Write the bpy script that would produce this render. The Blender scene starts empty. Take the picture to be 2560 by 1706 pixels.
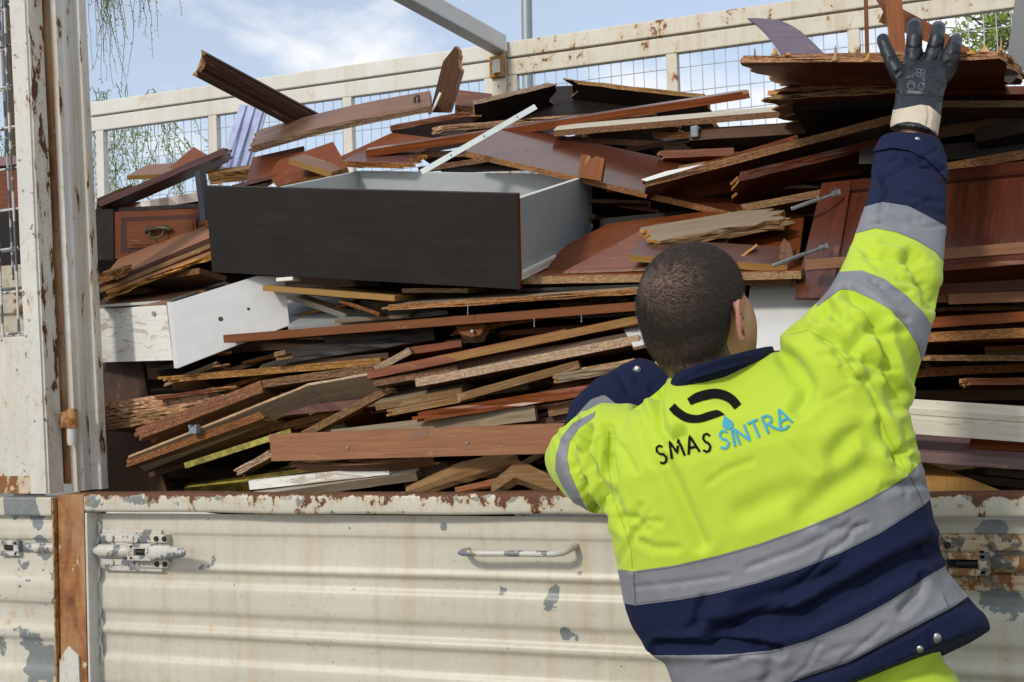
import bpy, bmesh, math, random
import numpy as np
from mathutils import Vector, Matrix
from mathutils.bvhtree import BVHTree

SC = bpy.context.scene
COL = SC.collection
RAD = math.radians

# ------------------------------------------------------------------ camera
F = 3000.0                                   # focal length in photo pixels (2560 wide)
_x = Vector((7780, 382, F)).normalized()
_z = Vector((-0.035, 1, -(0.035 * 7780 * -1 + 382) / F * 1.0)).normalized()
_z = (_z - _x * _z.dot(_x)).normalized()
_y = _z.cross(_x)
R_WC = Matrix((( _x[0], _y[0], _z[0]), (_x[1], _y[1], _z[1]), (_x[2], _y[2], _z[2])))   # world -> camera
R_CW = R_WC.transposed()
CAM = Vector((0, -2.584, 1.52))
cd = bpy.data.cameras.new('camera'); cam = bpy.data.objects.new('camera', cd); COL.objects.link(cam)
cam.matrix_world = Matrix.Translation(CAM) @ R_CW.to_4x4()
cd.sensor_width = 36; cd.lens = F * 36 / 2560; cd.clip_start = 0.05; cd.clip_end = 2000
SC.camera = cam

# ------------------------------------------------------------------ sky and sun
SUN_DIR = Vector((0.36, 1.0, -0.66)).normalized()      # the way the light travels
EXPOSURE = 0.0
w = bpy.data.worlds.new('World'); SC.world = w; w.use_nodes = True
nt = w.node_tree; nt.nodes.clear()
def N(t, typ, **kw):
    n = t.nodes.new(typ)
    for k, v in kw.items(): setattr(n, k, v)
    return n
sky = N(nt, 'ShaderNodeTexSky', sky_type='NISHITA', sun_disc=False)
elev = math.asin(-SUN_DIR.z); az = math.atan2(-SUN_DIR.x, -SUN_DIR.y)
sky.sun_elevation = elev; sky.sun_rotation = az; sky.air_density = 1.0; sky.dust_density = 0.4; sky.ozone_density = 2.5
tc = N(nt, 'ShaderNodeTexCoord'); mp = N(nt, 'ShaderNodeMapping'); mp.inputs['Scale'].default_value = (1.0, 1.0, 1.9)
mp.inputs['Location'].default_value = (2.35, 0.4, 0.15)
nz = N(nt, 'ShaderNodeTexNoise'); nz.inputs['Scale'].default_value = 4.2; nz.inputs['Detail'].default_value = 7; nz.inputs['Roughness'].default_value = 0.55
nz.inputs['Distortion'].default_value = 0.35
cr = N(nt, 'ShaderNodeValToRGB'); cr.color_ramp.elements[0].position = 0.45; cr.color_ramp.elements[1].position = 0.585; cr.color_ramp.elements[0].color = (.36, .36, .36, 1)
mx = N(nt, 'ShaderNodeMix', data_type='RGBA')
bg = N(nt, 'ShaderNodeBackground'); out = N(nt, 'ShaderNodeOutputWorld')
L = nt.links.new
L(tc.outputs['Generated'], mp.inputs['Vector']); L(mp.outputs['Vector'], nz.inputs['Vector']); L(nz.outputs['Fac'], cr.inputs['Fac'])
L(cr.outputs['Color'], mx.inputs['Factor']); L(sky.outputs['Color'], mx.inputs['A'])
mx.inputs['B'].default_value = (6.6, 6.7, 6.9, 1)
bg.inputs['Strength'].default_value = 0.15
L(mx.outputs['Result'], bg.inputs['Color']); L(bg.outputs['Background'], out.inputs['Surface'])

sl = bpy.data.lights.new('sun', 'SUN'); sl.energy = 2.1; sl.angle = RAD(7.0); sl.color = (1.0, 0.95, 0.87)
so = bpy.data.objects.new('sun', sl); COL.objects.link(so); so.location = (-3, -8, 9)
so.rotation_euler = SUN_DIR.to_track_quat('-Z', 'Y').to_euler()

vs = SC.view_settings
vs.view_transform = 'Standard'; vs.look = 'None'; vs.gamma = 1; vs.exposure = EXPOSURE; vs.use_curve_mapping = False
SC.cycles.use_denoising = True; SC.cycles.max_bounces = 6; SC.cycles.transparent_max_bounces = 6

# ------------------------------------------------------------------ where a photo pixel lies in the place
def ray(px, py):
    return (R_CW @ Vector(((px - 1280) / F, (853 - py) / F, -1))).normalized()
def P(px, py, Y):
    d = ray(px, py); return CAM + d * ((Y - CAM.y) / d.y)
def proj(p):
    c = R_WC @ (Vector(p) - CAM); return (1280 - F * c.x / c.z, 853 + F * c.y / c.z)
def depth(p): return -(R_WC @ (Vector(p) - CAM)).z
def ppm(p): return F / depth(p)                        # photo pixels per metre at p
def onplane(px, py, p0, n):
    d = ray(px, py); return CAM + d * ((p0 - CAM).dot(n) / d.dot(n))
# reading frames of the enlarged photo
def zA(x, y): return (x * .40816, y * .40816)
def zB(x, y): return (840 + x * .40816, y * .40816)
def zC(x, y): return (1700 + x * .40816, y * .40816)
def zD(x, y): return (x * .43369, 560 + y * .43369)
def zE(x, y): return (840 + x * .43369, 560 + y * .43369)
def zF(x, y): return (1700 + x * .43369, 560 + y * .43369)

# ------------------------------------------------------------------ object helpers
def world_of(o):
    return o.matrix_basis if o.parent is None else world_of(o.parent) @ o.matrix_parent_inverse @ o.matrix_basis
def link(name, me, parent=None, mw=None, local=False):
    o = bpy.data.objects.new(name, me); COL.objects.link(o)
    if parent is not None:
        o.parent = parent
        if not local: o.matrix_parent_inverse = world_of(parent).inverted()
    if mw is not None: o.matrix_basis = mw
    return o
def tag(o, label=None, cat=None, group=None, kind=None):
    if label: o['label'] = label
    if cat: o['category'] = cat
    if group: o['group'] = group
    if kind: o['kind'] = kind
    return o
def empty(name, loc=(0, 0, 0), parent=None):
    o = bpy.data.objects.new(name, None); COL.objects.link(o); o.location = loc; o.empty_display_size = .05
    if parent is not None: o.parent = parent; o.matrix_parent_inverse = world_of(parent).inverted()
    return o
def mesh(name, verts, faces, mats=(), idx=None, smooth=False):
    me = bpy.data.meshes.new(name); me.from_pydata([tuple(v) for v in verts], [], [tuple(f) for f in faces])
    for m in mats: me.materials.append(m)
    if idx is not None: me.polygons.foreach_set('material_index', idx)
    if smooth: me.polygons.foreach_set('use_smooth', [True] * len(me.polygons))
    me.validate(); me.update()
    return me
def recalc(me):
    bm = bmesh.new(); bm.from_mesh(me); bmesh.ops.recalc_face_normals(bm, faces=bm.faces); bm.to_mesh(me); bm.free(); return me

class MB:
    """collects shapes into one mesh"""
    def __init__(s): s.v = []; s.f = []; s.m = []; s.sm = []
    def add(s, vs, fs, m=0, smooth=False):
        b = len(s.v); s.v += [tuple(v) for v in vs]
        for f in fs: s.f.append(tuple(i + b for i in f)); s.m.append(m); s.sm.append(smooth)
        return s
    def box(s, lo, hi, m=0, M=None, bev=0):
        (x0, y0, z0), (x1, y1, z1) = lo, hi
        if bev:
            bm = bmesh.new(); bmesh.ops.create_cube(bm, size=1)
            for v in bm.verts: v.co = Vector(((x0+x1)/2 + v.co.x*(x1-x0), (y0+y1)/2 + v.co.y*(y1-y0), (z0+z1)/2 + v.co.z*(z1-z0)))
            bmesh.ops.bevel(bm, geom=bm.edges[:], offset=bev, segments=2, affect='EDGES', profile=.6)
            bm.verts.index_update()
            vs = [v.co.copy() for v in bm.verts]; fs = [[v.index for v in f.verts] for f in bm.faces]; bm.free()
        else:
            vs = [Vector(p) for p in ((x0,y0,z0),(x1,y0,z0),(x1,y1,z0),(x0,y1,z0),(x0,y0,z1),(x1,y0,z1),(x1,y1,z1),(x0,y1,z1))]
            fs = [(0,3,2,1),(4,5,6,7),(0,1,5,4),(1,2,6,5),(2,3,7,6),(3,0,4,7)]
        if M is not None: vs = [M @ v for v in vs]
        return s.add(vs, fs, m)
    def tube(s, pts, r, n=8, m=0, caps=True, smooth=True):
        pts = [Vector(p) for p in pts]; k = len(pts); rs = r if isinstance(r, (list, tuple)) else [r] * k
        vs = []; ref = None
        for i, p in enumerate(pts):
            t = (pts[min(i + 1, k - 1)] - pts[max(i - 1, 0)]).normalized()
            if ref is None: ref = t.orthogonal().normalized()
            a = (ref - t * ref.dot(t)).normalized(); ref = a; b = t.cross(a)
            for j in range(n):
                an = 2 * math.pi * j / n; vs.append(p + (a * math.cos(an) + b * math.sin(an)) * rs[i])
        fs = [(i*n + j, i*n + (j+1) % n, (i+1)*n + (j+1) % n, (i+1)*n + j) for i in range(k-1) for j in range(n)]
        s.add(vs, fs, m, smooth)
        if caps: s.add(vs[:n], [tuple(range(n))[::-1]], m); s.add(vs[-n:], [tuple(range(n))], m)
        return s
    def prism(s, prof, L, m=0, M=None, x0=0.0, close=True):
        """profile [(y,z)] run along local x"""
        n = len(prof); vs = [Vector((x0, y, z)) for y, z in prof] + [Vector((x0 + L, y, z)) for y, z in prof]
        fs = [(i, (i+1) % n, n + (i+1) % n, n + i) for i in range(n if close else n - 1)]
        if close: fs += [tuple(range(n))[::-1], tuple(range(n, 2*n))]
        if M is not None: vs = [M @ v for v in vs]
        return s.add(vs, fs, m)
    def build(s, name, mats, parent=None, fix=True, mw=None, local=False):
        mats = mats if isinstance(mats, (list, tuple)) else [mats]
        me = bpy.data.meshes.new(name); me.from_pydata(s.v, [], s.f)
        for m in mats: me.materials.append(m)
        me.polygons.foreach_set('material_index', s.m); me.polygons.foreach_set('use_smooth', s.sm)
        me.update()
        if fix: recalc(me)
        return link(name, me, parent, mw, local)

# ------------------------------------------------------------------ materials
class NT:
    def __init__(s, name):
        s.m = bpy.data.materials.new(name); s.m.use_nodes = True; s.t = s.m.node_tree; s.t.nodes.clear()
        s.out = s.t.nodes.new('ShaderNodeOutputMaterial'); s.b = s.t.nodes.new('ShaderNodeBsdfPrincipled')
        s.t.links.new(s.b.outputs[0], s.out.inputs[0]); s.tcn = None
    def n(s, typ, **kw):
        n = s.t.nodes.new(typ)
        for k, v in kw.items(): setattr(n, k, v)
        return n
    def put(s, sock, v):
        if hasattr(v, 'is_output'): s.t.links.new(v, sock)
        elif isinstance(v, (tuple, list)) and len(v) == 3 and sock.type == 'RGBA': sock.default_value = (*v, 1)
        else: sock.default_value = v
    def obj(s, scale=(1, 1, 1), loc=(0, 0, 0), rot=(0, 0, 0)):
        if s.tcn is None: s.tcn = s.n('ShaderNodeTexCoord')
        m = s.n('ShaderNodeMapping'); m.inputs['Scale'].default_value = scale; m.inputs['Location'].default_value = loc; m.inputs['Rotation'].default_value = rot
        s.t.links.new(s.tcn.outputs['Object'], m.inputs['Vector']); return m.outputs[0]
    def rnd_shift(s, vec, k=17.0):
        oi = s.n('ShaderNodeObjectInfo'); a = s.n('ShaderNodeVectorMath', operation='SCALE'); a.inputs[0].default_value = (k, k * 1.7, k * .6)
        s.t.links.new(oi.outputs['Random'], a.inputs['Scale']); b = s.n('ShaderNodeVectorMath', operation='ADD')
        s.put(b.inputs[0], vec); s.t.links.new(a.outputs[0], b.inputs[1]); return b.outputs[0]
    def rnd(s): return s.n('ShaderNodeObjectInfo').outputs['Random']
    def noise(s, vec, scale=5, detail=3, rough=.5, dist=0.0):
        n = s.n('ShaderNodeTexNoise'); s.put(n.inputs['Vector'], vec); n.inputs['Scale'].default_value = scale
        n.inputs['Detail'].default_value = detail; n.inputs['Roughness'].default_value = rough; n.inputs['Distortion'].default_value = dist
        return n.outputs['Fac']
    def voro(s, vec, scale=5, out='Color', feature='F1'):
        n = s.n('ShaderNodeTexVoronoi', feature=feature); s.put(n.inputs['Vector'], vec); n.inputs['Scale'].default_value = scale; return n.outputs[out]
    def ramp(s, fac, *stops, interp='LINEAR'):
        r = s.n('ShaderNodeValToRGB'); r.color_ramp.interpolation = interp; e = r.color_ramp.elements
        while len(e) < len(stops): e.new(.5)
        for i, (p, c) in enumerate(stops):
            e[i].position = p; e[i].color = (*c, 1) if isinstance(c, (tuple, list)) else (c, c, c, 1)
        s.put(r.inputs['Fac'], fac); return r.outputs['Color']
    def mix(s, f, a, b, blend='MIX'):
        m = s.n('ShaderNodeMix', data_type='RGBA', blend_type=blend); s.put(m.inputs['Factor'], f); s.put(m.inputs['A'], a); s.put(m.inputs['B'], b); return m.outputs['Result']
    def math(s, op, a, b=0.0, clamp=False):
        m = s.n('ShaderNodeMath', operation=op, use_clamp=clamp); s.put(m.inputs[0], a); s.put(m.inputs[1], b); return m.outputs[0]
    def sep(s, vec):
        m = s.n('ShaderNodeSeparateXYZ'); s.put(m.inputs[0], vec); return m.outputs
    def hsv(s, col, h=.5, sat=1.0, v=1.0):
        m = s.n('ShaderNodeHueSaturation'); s.put(m.inputs['Hue'], h); s.put(m.inputs['Saturation'], sat); s.put(m.inputs['Value'], v); s.put(m.inputs['Color'], col); return m.outputs[0]
    def bump(s, h, strength=.3, dist=.002):
        b = s.n('ShaderNodeBump'); b.inputs['Strength'].default_value = strength; b.inputs['Distance'].default_value = dist
        s.put(b.inputs['Height'], h); s.t.links.new(b.outputs[0], s.b.inputs['Normal'])
    def set(s, **kw):
        for k, v in kw.items(): s.put(s.b.inputs[k.replace('_', ' ')], v)
        return s.m

M = {}
def wood(key, dark, light, rough=.4, coat=0.0, grain=1.0, sat=1.03, wear=.12, wearc=(.42, .27, .16), bumpk=.15):
    t = NT(key); v = t.rnd_shift(t.obj((1, 1, 1)))
    vm = t.n('ShaderNodeVectorMath', operation='MULTIPLY'); t.put(vm.inputs[0], v); vm.inputs[1].default_value = (2.2 * grain, 42 * grain, 42 * grain)
    g = t.noise(vm.outputs[0], 3.0, 5, .62, .6)
    big = t.noise(v, 7, 3, .5)
    col = t.ramp(g, (.28, dark), (.72, light))
    col = t.mix(t.ramp(big, (.3, 0.0), (.75, .55)), col, t.mix(.5, dark, light), 'MIX')
    col = t.hsv(col, .5, sat, t.math('ADD', t.math('MULTIPLY', t.rnd(), .5), .75))
    # scuffs and lost finish
    vs_ = t.n('ShaderNodeVectorMath', operation='MULTIPLY'); t.put(vs_.inputs[0], v); vs_.inputs[1].default_value = (9, 38, 38)
    sc = t.noise(vs_.outputs[0], 1.0, 6, .7, .8)
    msk = t.ramp(sc, (.665 - wear * .4, 0.0), (.70 - wear * .4, 1.0))
    col = t.mix(t.math('MULTIPLY', msk, .55), col, wearc)
    t.bump(g, bumpk, .0015)
    M[key] = t.set(Base_Color=col, Roughness=t.math('ADD', t.math('MULTIPLY', big, .25), rough - .12), Coat_Weight=coat, Coat_Roughness=.18, Specular_IOR_Level=.22)
    return M[key]
def chip(key, dark, mid, light, scale=170):
    t = NT(key); v = t.rnd_shift(t.obj((.45, 1, 1)))
    c = t.voro(v, scale); s_ = t.sep(c)
    f = t.noise(v, scale * .8, 4, .7)
    col = t.ramp(t.mix(.5, s_[0], f), (.25, dark), (.5, mid), (.74, light))
    big = t.noise(v, 14, 4, .6)
    col = t.mix(t.ramp(big, (.35, 0.0), (.75, .4)), col, dark)
    lay = t.noise(t.obj((.6, 1, 30)), 5, 3, .6); col = t.mix(t.math('MULTIPLY', t.ramp(lay, (.45, 0.0), (.7, 1.0)), .35), col, mid)
    rr = t.rnd(); col = t.hsv(col, t.math('ADD', t.math('MULTIPLY', t.math('FRACT', t.math('MULTIPLY', rr, 7.3)), .020), .480), t.math('ADD', t.math('MULTIPLY', t.math('FRACT', t.math('MULTIPLY', rr, 13.7)), .30), .85), t.math('ADD', t.math('MULTIPLY', t.rnd(), .5), .75))
    t.bump(t.mix(.5, f, s_[0]), .6, .004)
    M[key] = t.set(Base_Color=col, Roughness=.9, Specular_IOR_Level=.15); return M[key]
def plain(key, col, rough=.5, metal=0.0, var=.1, scale=25, coat=0.0, bumpk=.08, speck=None, spec=.5):
    t = NT(key); v = t.rnd_shift(t.obj()); n1 = t.noise(v, scale, 5, .6); n2 = t.noise(v, scale * 9, 3, .6)
    c = t.mix(t.ramp(n1, (.3, 0.0), (.7, 1.0)), tuple(x * (1 - var) for x in col), tuple(min(1, x * (1 + var)) for x in col))
    if speck: c = t.mix(t.math('MULTIPLY', t.ramp(t.noise(v, scale * 1.7, 6, .7), (.62, 0.0), (.68, 1.0)), speck[1]), c, speck[0])
    t.bump(n2, bumpk, .001)
    M[key] = t.set(Base_Color=c, Roughness=t.math('ADD', t.math('MULTIPLY', n1, .2), rough - .1), Metallic=metal, Coat_Weight=coat, Specular_IOR_Level=spec); return M[key]

wood('mahogany', (.042, .0098, .0036), (.120, .030, .010), .34, .25, wear=.06, wearc=(.26, .11, .05))
wood('redwood', (.095, .024, .007), (.235, .066, .020), .45, .08, wear=.08, wearc=(.36, .17, .08))
wood('orangewood', (.145, .045, .015), (.265, .095, .034), .55, wear=.08)
wood('pinkveneer', (.19, .095, .058), (.32, .175, .115), .5, .1, grain=.7)
wood('frontplank', (.175, .074, .036), (.30, .145, .076), .6, 0, wear=.10, wearc=(.36, .23, .15))
wood('purplesheen', (.082, .034, .028), (.155, .074, .062), .3, .3, wear=.08)  # purple tint puts sky reflected in glossy mahogany into the colour
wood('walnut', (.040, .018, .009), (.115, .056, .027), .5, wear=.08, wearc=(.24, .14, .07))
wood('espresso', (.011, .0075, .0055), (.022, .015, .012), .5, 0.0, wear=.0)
wood('gapshade', (.018, .010, .006), (.042, .023, .012), .92, 0.0, wear=.0)  # tone darkened to put the heap's inner shade into the colour
wood('glossred', (.040, .011, .006), (.105, .030, .015), .30, .9, wear=.03, wearc=(.2, .08, .05))
wood('moulding', (.032, .013, .008), (.088, .036, .022), .38, .12, wear=.03)
wood('rawwood', (.22, .105, .036), (.48, .27, .11), .85, grain=1.4, bumpk=.5)
wood('pine', (.29, .15, .045), (.46, .265, .092), .6, wear=.05)
wood('weathered', (.12, .060, .024), (.30, .18, .085), .9, grain=1.2, wear=.25, wearc=(.34, .25, .15), bumpk=.7)
wood('greywood', (.16, .115, .072), (.32, .25, .17), .85, bumpk=.5)
wood('stripedveneer', (.115, .042, .027), (.24, .105, .068), .45, .1, grain=.5, wear=.05)
wood('mauve', (.19, .115, .115), (.29, .19, .185), .5)
wood('paintworn', (.60, .58, .52), (.74, .72, .66), .6, wear=.32, wearc=(.36, .22, .13), grain=.8)
wood('creamplank', (.47, .42, .33), (.62, .57, .46), .6, wear=.2, wearc=(.36, .30, .2), grain=.6)
chip('chipgold', (.20, .100, .034), (.315, .175, .067), (.43, .265, .115), 380)
chip('chipbrown', (.12, .058, .022), (.20, .105, .042), (.30, .170, .075), 380)
chip('chippale', (.26, .165, .088), (.40, .275, .155), (.52, .39, .24), 380)
wood('bluegrey', (.085, .065, .085), (.165, .130, .165), .4, .15, wear=.05)
chip('splinter', (.22, .100, .030), (.46, .26, .095), (.64, .41, .18), 150)
plain('melawhite', (.66, .655, .635), .4, var=.05, speck=((.50, .47, .42), .3))
plain('melagrey', (.33, .35, .35), .45, var=.05)
plain('drawerinside', (.42, .435, .42), .45, var=.05)
t = NT('blackfront'); v = t.obj(); n1 = t.noise(t.obj((3, 60, 60)), 1.0, 5, .65); n2 = t.noise(t.obj((14, 14, 90)), 1.0, 6, .72, .4); n3 = t.noise(v, 130, 3, .6); n4 = t.noise(v, 5, 4, .6)
c_ = t.ramp(n1, (.3, (.0125, .0095, .0080)), (.7, (.0215, .0165, .0140))); c_ = t.mix(t.math('MULTIPLY', t.ramp(n2, (.655, 0.0), (.70, 1.0)), .30), c_, (.075, .065, .058)); c_ = t.mix(t.ramp(n3, (.735, 0.0), (.75, .6)), c_, (.20, .18, .16))
c_ = t.mix(t.math('MULTIPLY', t.ramp(n4, (.48, 0.0), (.75, 1.0)), .22), c_, (.036, .031, .028)); t.bump(n1, .12, .001); M['blackfront'] = t.set(Base_Color=c_, Roughness=t.math('ADD', t.math('MULTIPLY', n4, .3), .38), Specular_IOR_Level=.32)
plain('blackplastic', (.012, .012, .014), .35)
plain('greyplastic', (.20, .23, .26), .4)
plain('whiteplastic', (.72, .70, .62), .4)
plain('bluefilm', (.46, .50, .70), .25, var=.25, scale=12, coat=.4)
plain('alu', (.50, .54, .52), .42, .2, var=.06)
plain('steel', (.30, .29, .28), .35, .95, var=.15)
plain('brass', (.40, .34, .10), .2, 1.0, var=.5, scale=40)
plain('oldbrass', (.09, .075, .045), .45, .8, var=.4)
plain('cable', (.006, .006, .007), .4)
plain('darkvoid', (.014, .010, .008), .8, var=.4)
# ------------------------------------------------------------------ truck paint
def paint(key, base=(.60, .555, .455), chips=.60, rust=.64, rustc=((.10, .035, .012), (.36, .15, .045)), streak=.25, patches=(), topz=None, grey=(.20, .215, .21), rough=.42, cscale=13, dirt=.25, edges=(), rz=.75, stain=.3):
    t = NT(key); v = t.obj(); s = t.sep(v)
    n1 = t.noise(v, 3.0, 5, .6)
    col = t.mix(t.ramp(n1, (.3, 0.0), (.75, 1.0)), base, tuple(x * .86 for x in base))
    # grime in fine streaks running down
    vs_ = t.obj((26, 26, 1.6)); st = t.noise(vs_, 1.0, 5, .65)
    col = t.mix(t.math('MULTIPLY', t.ramp(st, (.50, 0.0), (.80, 1.0)), streak), col, (.46, .30, .13))
    sn = t.noise(t.obj((6, 6, .5), (1, 2, 5)), 1.0, 5, .62); col = t.mix(t.math('MULTIPLY', t.ramp(sn, (.50, 0.0), (.74, 1.0)), stain), col, (.46, .33, .15))
    vd = t.noise(v, 45, 6, .75)
    col = t.mix(t.math('MULTIPLY', t.ramp(vd, (.54, 0.0), (.72, 1.0)), dirt), col, (.36, .31, .23))
    nc = t.noise(v, cscale, 7, .62, .15)
    for (px, py, Y, r) in patches:
        c = P(px, py, Y); rr = r / ppm(c)
        d = t.n('ShaderNodeVectorMath', operation='DISTANCE'); t.put(d.inputs[0], v); d.inputs[1].default_value = c
        g = t.math('SUBTRACT', 1.0, t.math('DIVIDE', d.outputs['Value'], rr), True)
        nc = t.math('ADD', nc, t.math('MULTIPLY', t.ramp(g, (.0, 0.0), (.8, 1.0)), .34))
    if topz is not None:
        up = t.math('SUBTRACT', 1.0, t.math('DIVIDE', t.math('ABSOLUTE', t.math('SUBTRACT', s[2], topz)), .035), True)
        nc = t.math('ADD', nc, t.math('MULTIPLY', up, .13))
    m = t.ramp(nc, (chips, 0.0), (chips + .006, 1.0))
    col = t.mix(m, col, t.mix(t.noise(v, 60, 3), tuple(x * .75 for x in grey), tuple(x * 1.15 for x in grey)))
    nr = t.noise(t.obj((1, 1, rz), (5, 3, 1)), cscale * 1.25, 8, .68, .3)
    if topz is not None: nr = t.math('ADD', nr, t.math('MULTIPLY', up, .12))
    if topz is not None: nr = t.math('ADD', nr, t.math('MULTIPLY', t.math('SUBTRACT', 1.0, t.math('DIVIDE', t.math('SUBTRACT', topz, s[2]), .009), True), .16))
    for x_e in edges:
        d_e = t.math('ABSOLUTE', t.math('SUBTRACT', t.math('ADD', s[0], t.math('MULTIPLY', t.math('SUBTRACT', s[2], P(1280, 1234, 0).z), .030)), x_e))
        nr = t.math('ADD', nr, t.math('MULTIPLY', t.math('SUBTRACT', 1.0, t.math('DIVIDE', d_e, .007), True), .085))
    fine = t.noise(t.obj((1, 1, 1), (2, 7, 3)), 75, 3, .6); fm = t.ramp(fine, (.715, 0.0), (.74, 1.0)); col = t.mix(t.math('MULTIPLY', fm, .8), col, (.07, .045, .03))
    mr = t.ramp(nr, (rust, 0.0), (rust + .012, 1.0)); halo = t.ramp(nr, (rust - .09, 0.0), (rust + .02, 1.0))
    col = t.mix(t.math('MULTIPLY', halo, .55), col, (.50, .29, .10))
    col = t.mix(mr, col, t.mix(t.noise(v, 90, 4, .7), rustc[0], rustc[1]))
    t.bump(t.math('SUBTRACT', 1.0, t.math('MAXIMUM', m, mr)), .5, .0012)
    M[key] = t.set(Base_Color=col, Roughness=t.math('ADD', t.math('MULTIPLY', mr, .4), rough)); return M[key]

YP = 0.045                                        # the corrugated sheet lies this far behind the rim
paint('panelpaint', chips=.715, rust=.70, streak=.62, dirt=.5, cscale=16, patches=[(1258, 1478, YP, 32), (1386, 1482, YP, 30), (1372, 1512, YP, 40), (1412, 1588, YP, 26), (1440, 1596, YP, 20), (1110, 1318, YP, 13), (1402, 1331, YP, 13), (1450, 1434, YP, 15), (2510, 1510, YP, 90), (2470, 1330, YP, 60)])
paint('rimpaint', chips=.615, rust=.615, streak=.35, cscale=22, dirt=.4, rustc=((.040, .018, .010), (.20, .075, .026)), topz=P(1280, 1234, 0).z)
paint('sidepaint', chips=.60, rust=.67, streak=.45, cscale=13, patches=[(80, 1650, 0, 80), (60, 1270, 0, 70), (100, 1370, 0, 40)])
paint('gatepaint', base=(.66, .63, .56), chips=.64, rust=.645, streak=.4, cscale=24, dirt=.55, edges=(P(74, 1100, -.005).x, P(121, 1100, -.005).x), rz=.3, stain=.45, rustc=((.030, .014, .008), (.16, .06, .022)))
paint('stilepaint', base=(.64, .62, .57), chips=.68, rust=.665, streak=.6, cscale=30, dirt=.6, edges=(P(192, 1100, .066).x + .0335, P(192, 1100, .066).x + .004), rz=.22, stain=.5, rustc=((.030, .014, .008), (.16, .06, .022)))
paint('fencepaint', base=(.72, .69, .61), chips=.79, rust=.70, streak=.25, cscale=9, dirt=.2)
paint('fencerusty', base=(.66, .60, .48), chips=.79, rust=.61, streak=.6, cscale=15, dirt=.45)
paint('kickrust', base=(.62, .54, .42), chips=.68, rust=.52, streak=.8, cscale=16, dirt=.5)
paint('beampaint', base=(.62, .62, .60), chips=.74, rust=.74, streak=.15, dirt=.5)
paint('latchpaint', base=(.58, .555, .49), chips=.54, rust=.66, streak=.3, cscale=24, grey=(.17, .18, .19), dirt=.5)
paint('latchrust', base=(.52, .42, .28), chips=.52, rust=.56, streak=.6, cscale=24, grey=(.10, .10, .095), dirt=.6)
t = NT('rustypost'); v = t.obj(); g_ = t.noise(t.obj((26, 26, 7)), 1.0, 7, .72, .8); h_ = t.noise(t.obj((14, 14, 150)), 1.0, 4, .7, .3); l_ = t.noise(t.obj((5, 5, 2.2)), 1.0, 5, .6)
c_ = t.ramp(t.mix(.22, g_, h_), (.33, (.085, .026, .008)), (.46, (.24, .085, .022)), (.60, (.36, .165, .052)), (.80, (.50, .33, .17)))
c_ = t.mix(t.ramp(l_, (.40, 0.0), (.62, .85)), c_, t.mix(.5, c_, (.66, .48, .28)))
p_ = t.noise(t.obj((1, 1, .5), (3, 1, 2)), 17, 7, .66, .3); c_ = t.mix(t.ramp(p_, (.64, 0.0), (.665, .85)), c_, (.62, .53, .39))
d_ = t.noise(v, 22, 7, .7, .4); m_ = t.ramp(d_, (.655, 0.0), (.675, 1.0)); c_ = t.mix(m_, c_, (.045, .020, .010))
t.bump(t.mix(.5, g_, h_), .3, .001); M['rustypost'] = t.set(Base_Color=c_, Roughness=.8)
paint('rustbolt', base=(.42, .20, .06), chips=.72, rust=.52, streak=.8, cscale=40, rough=.8)
paint('wirepaint', base=(.62, .61, .57), chips=.50, rust=.72, streak=.1, cscale=14, grey=(.12, .13, .14))
plain('farwire', (.50, .51, .53), .5)
plain('rawsteel', (.035, .033, .032), .5, .6)

truck = empty('cage_truck', (0, 0, 0))
tag(truck, 'cream painted steel cage truck with rusty mesh sides, heaped with broken furniture', 'truck')

# ---- long drop side nearest the camera
ztop = P(1280, 1234, 0).z
xl = P(211, 1300, 0).x; xr = P(2560, 1300, 0).x + .9
zbot = P(700, 1700, 0).z - .05
def zpx(py, Y=YP, px=1000): return P(px, py, Y).z
side = MB()
prof = [(1289, 0), (1338, 5), (1350, -1), (1418, 1), (1436, 8), (1452, -5), (1470, -5), (1490, 6), (1546, 6), (1568, -5), (1588, -5), (1606, 7), (1611, 7), (1629, -5), (1672, -5), (1694, 6), (1750, 6), (1772, -5)]
xs = np.linspace(xl + .006, xr, 90)
zz = []; hh = []
for k in range(len(prof) - 1):
    (a, ha), (b, hb) = prof[k], prof[k + 1]
    for s in np.linspace(0, 1, 5)[:-1]:
        e = s * s * (3 - 2 * s); zz.append(zpx(a + (b - a) * s)); hh.append((ha + (hb - ha) * e) * .8 / 1000)
zz.append(zbot + .02); hh.append(-.005)
rng = np.random.default_rng(4)
dent = lambda x, z: .0018 * math.sin(x * 3.1 + 1) * math.sin(z * 9) + .0016 * math.sin(x * 7.7 + z * 13) + .001 * math.sin(x * 17 + z * 5)
vs_ = []; 
for z, h in zip(zz, hh):
    for x in xs: vs_.append((x, YP - h - dent(x, z), z))
nx = len(xs); fs_ = [(j*nx+i, (j+1)*nx+i, (j+1)*nx+i+1, j*nx+i+1) for j in range(len(zz)-1) for i in range(nx-1)]
side.add(vs_, fs_, 0, True)
ds = side.build('drop_side', [M['panelpaint']], truck, fix=False)
ds['label'] = 'corrugated cream drop side'
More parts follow.
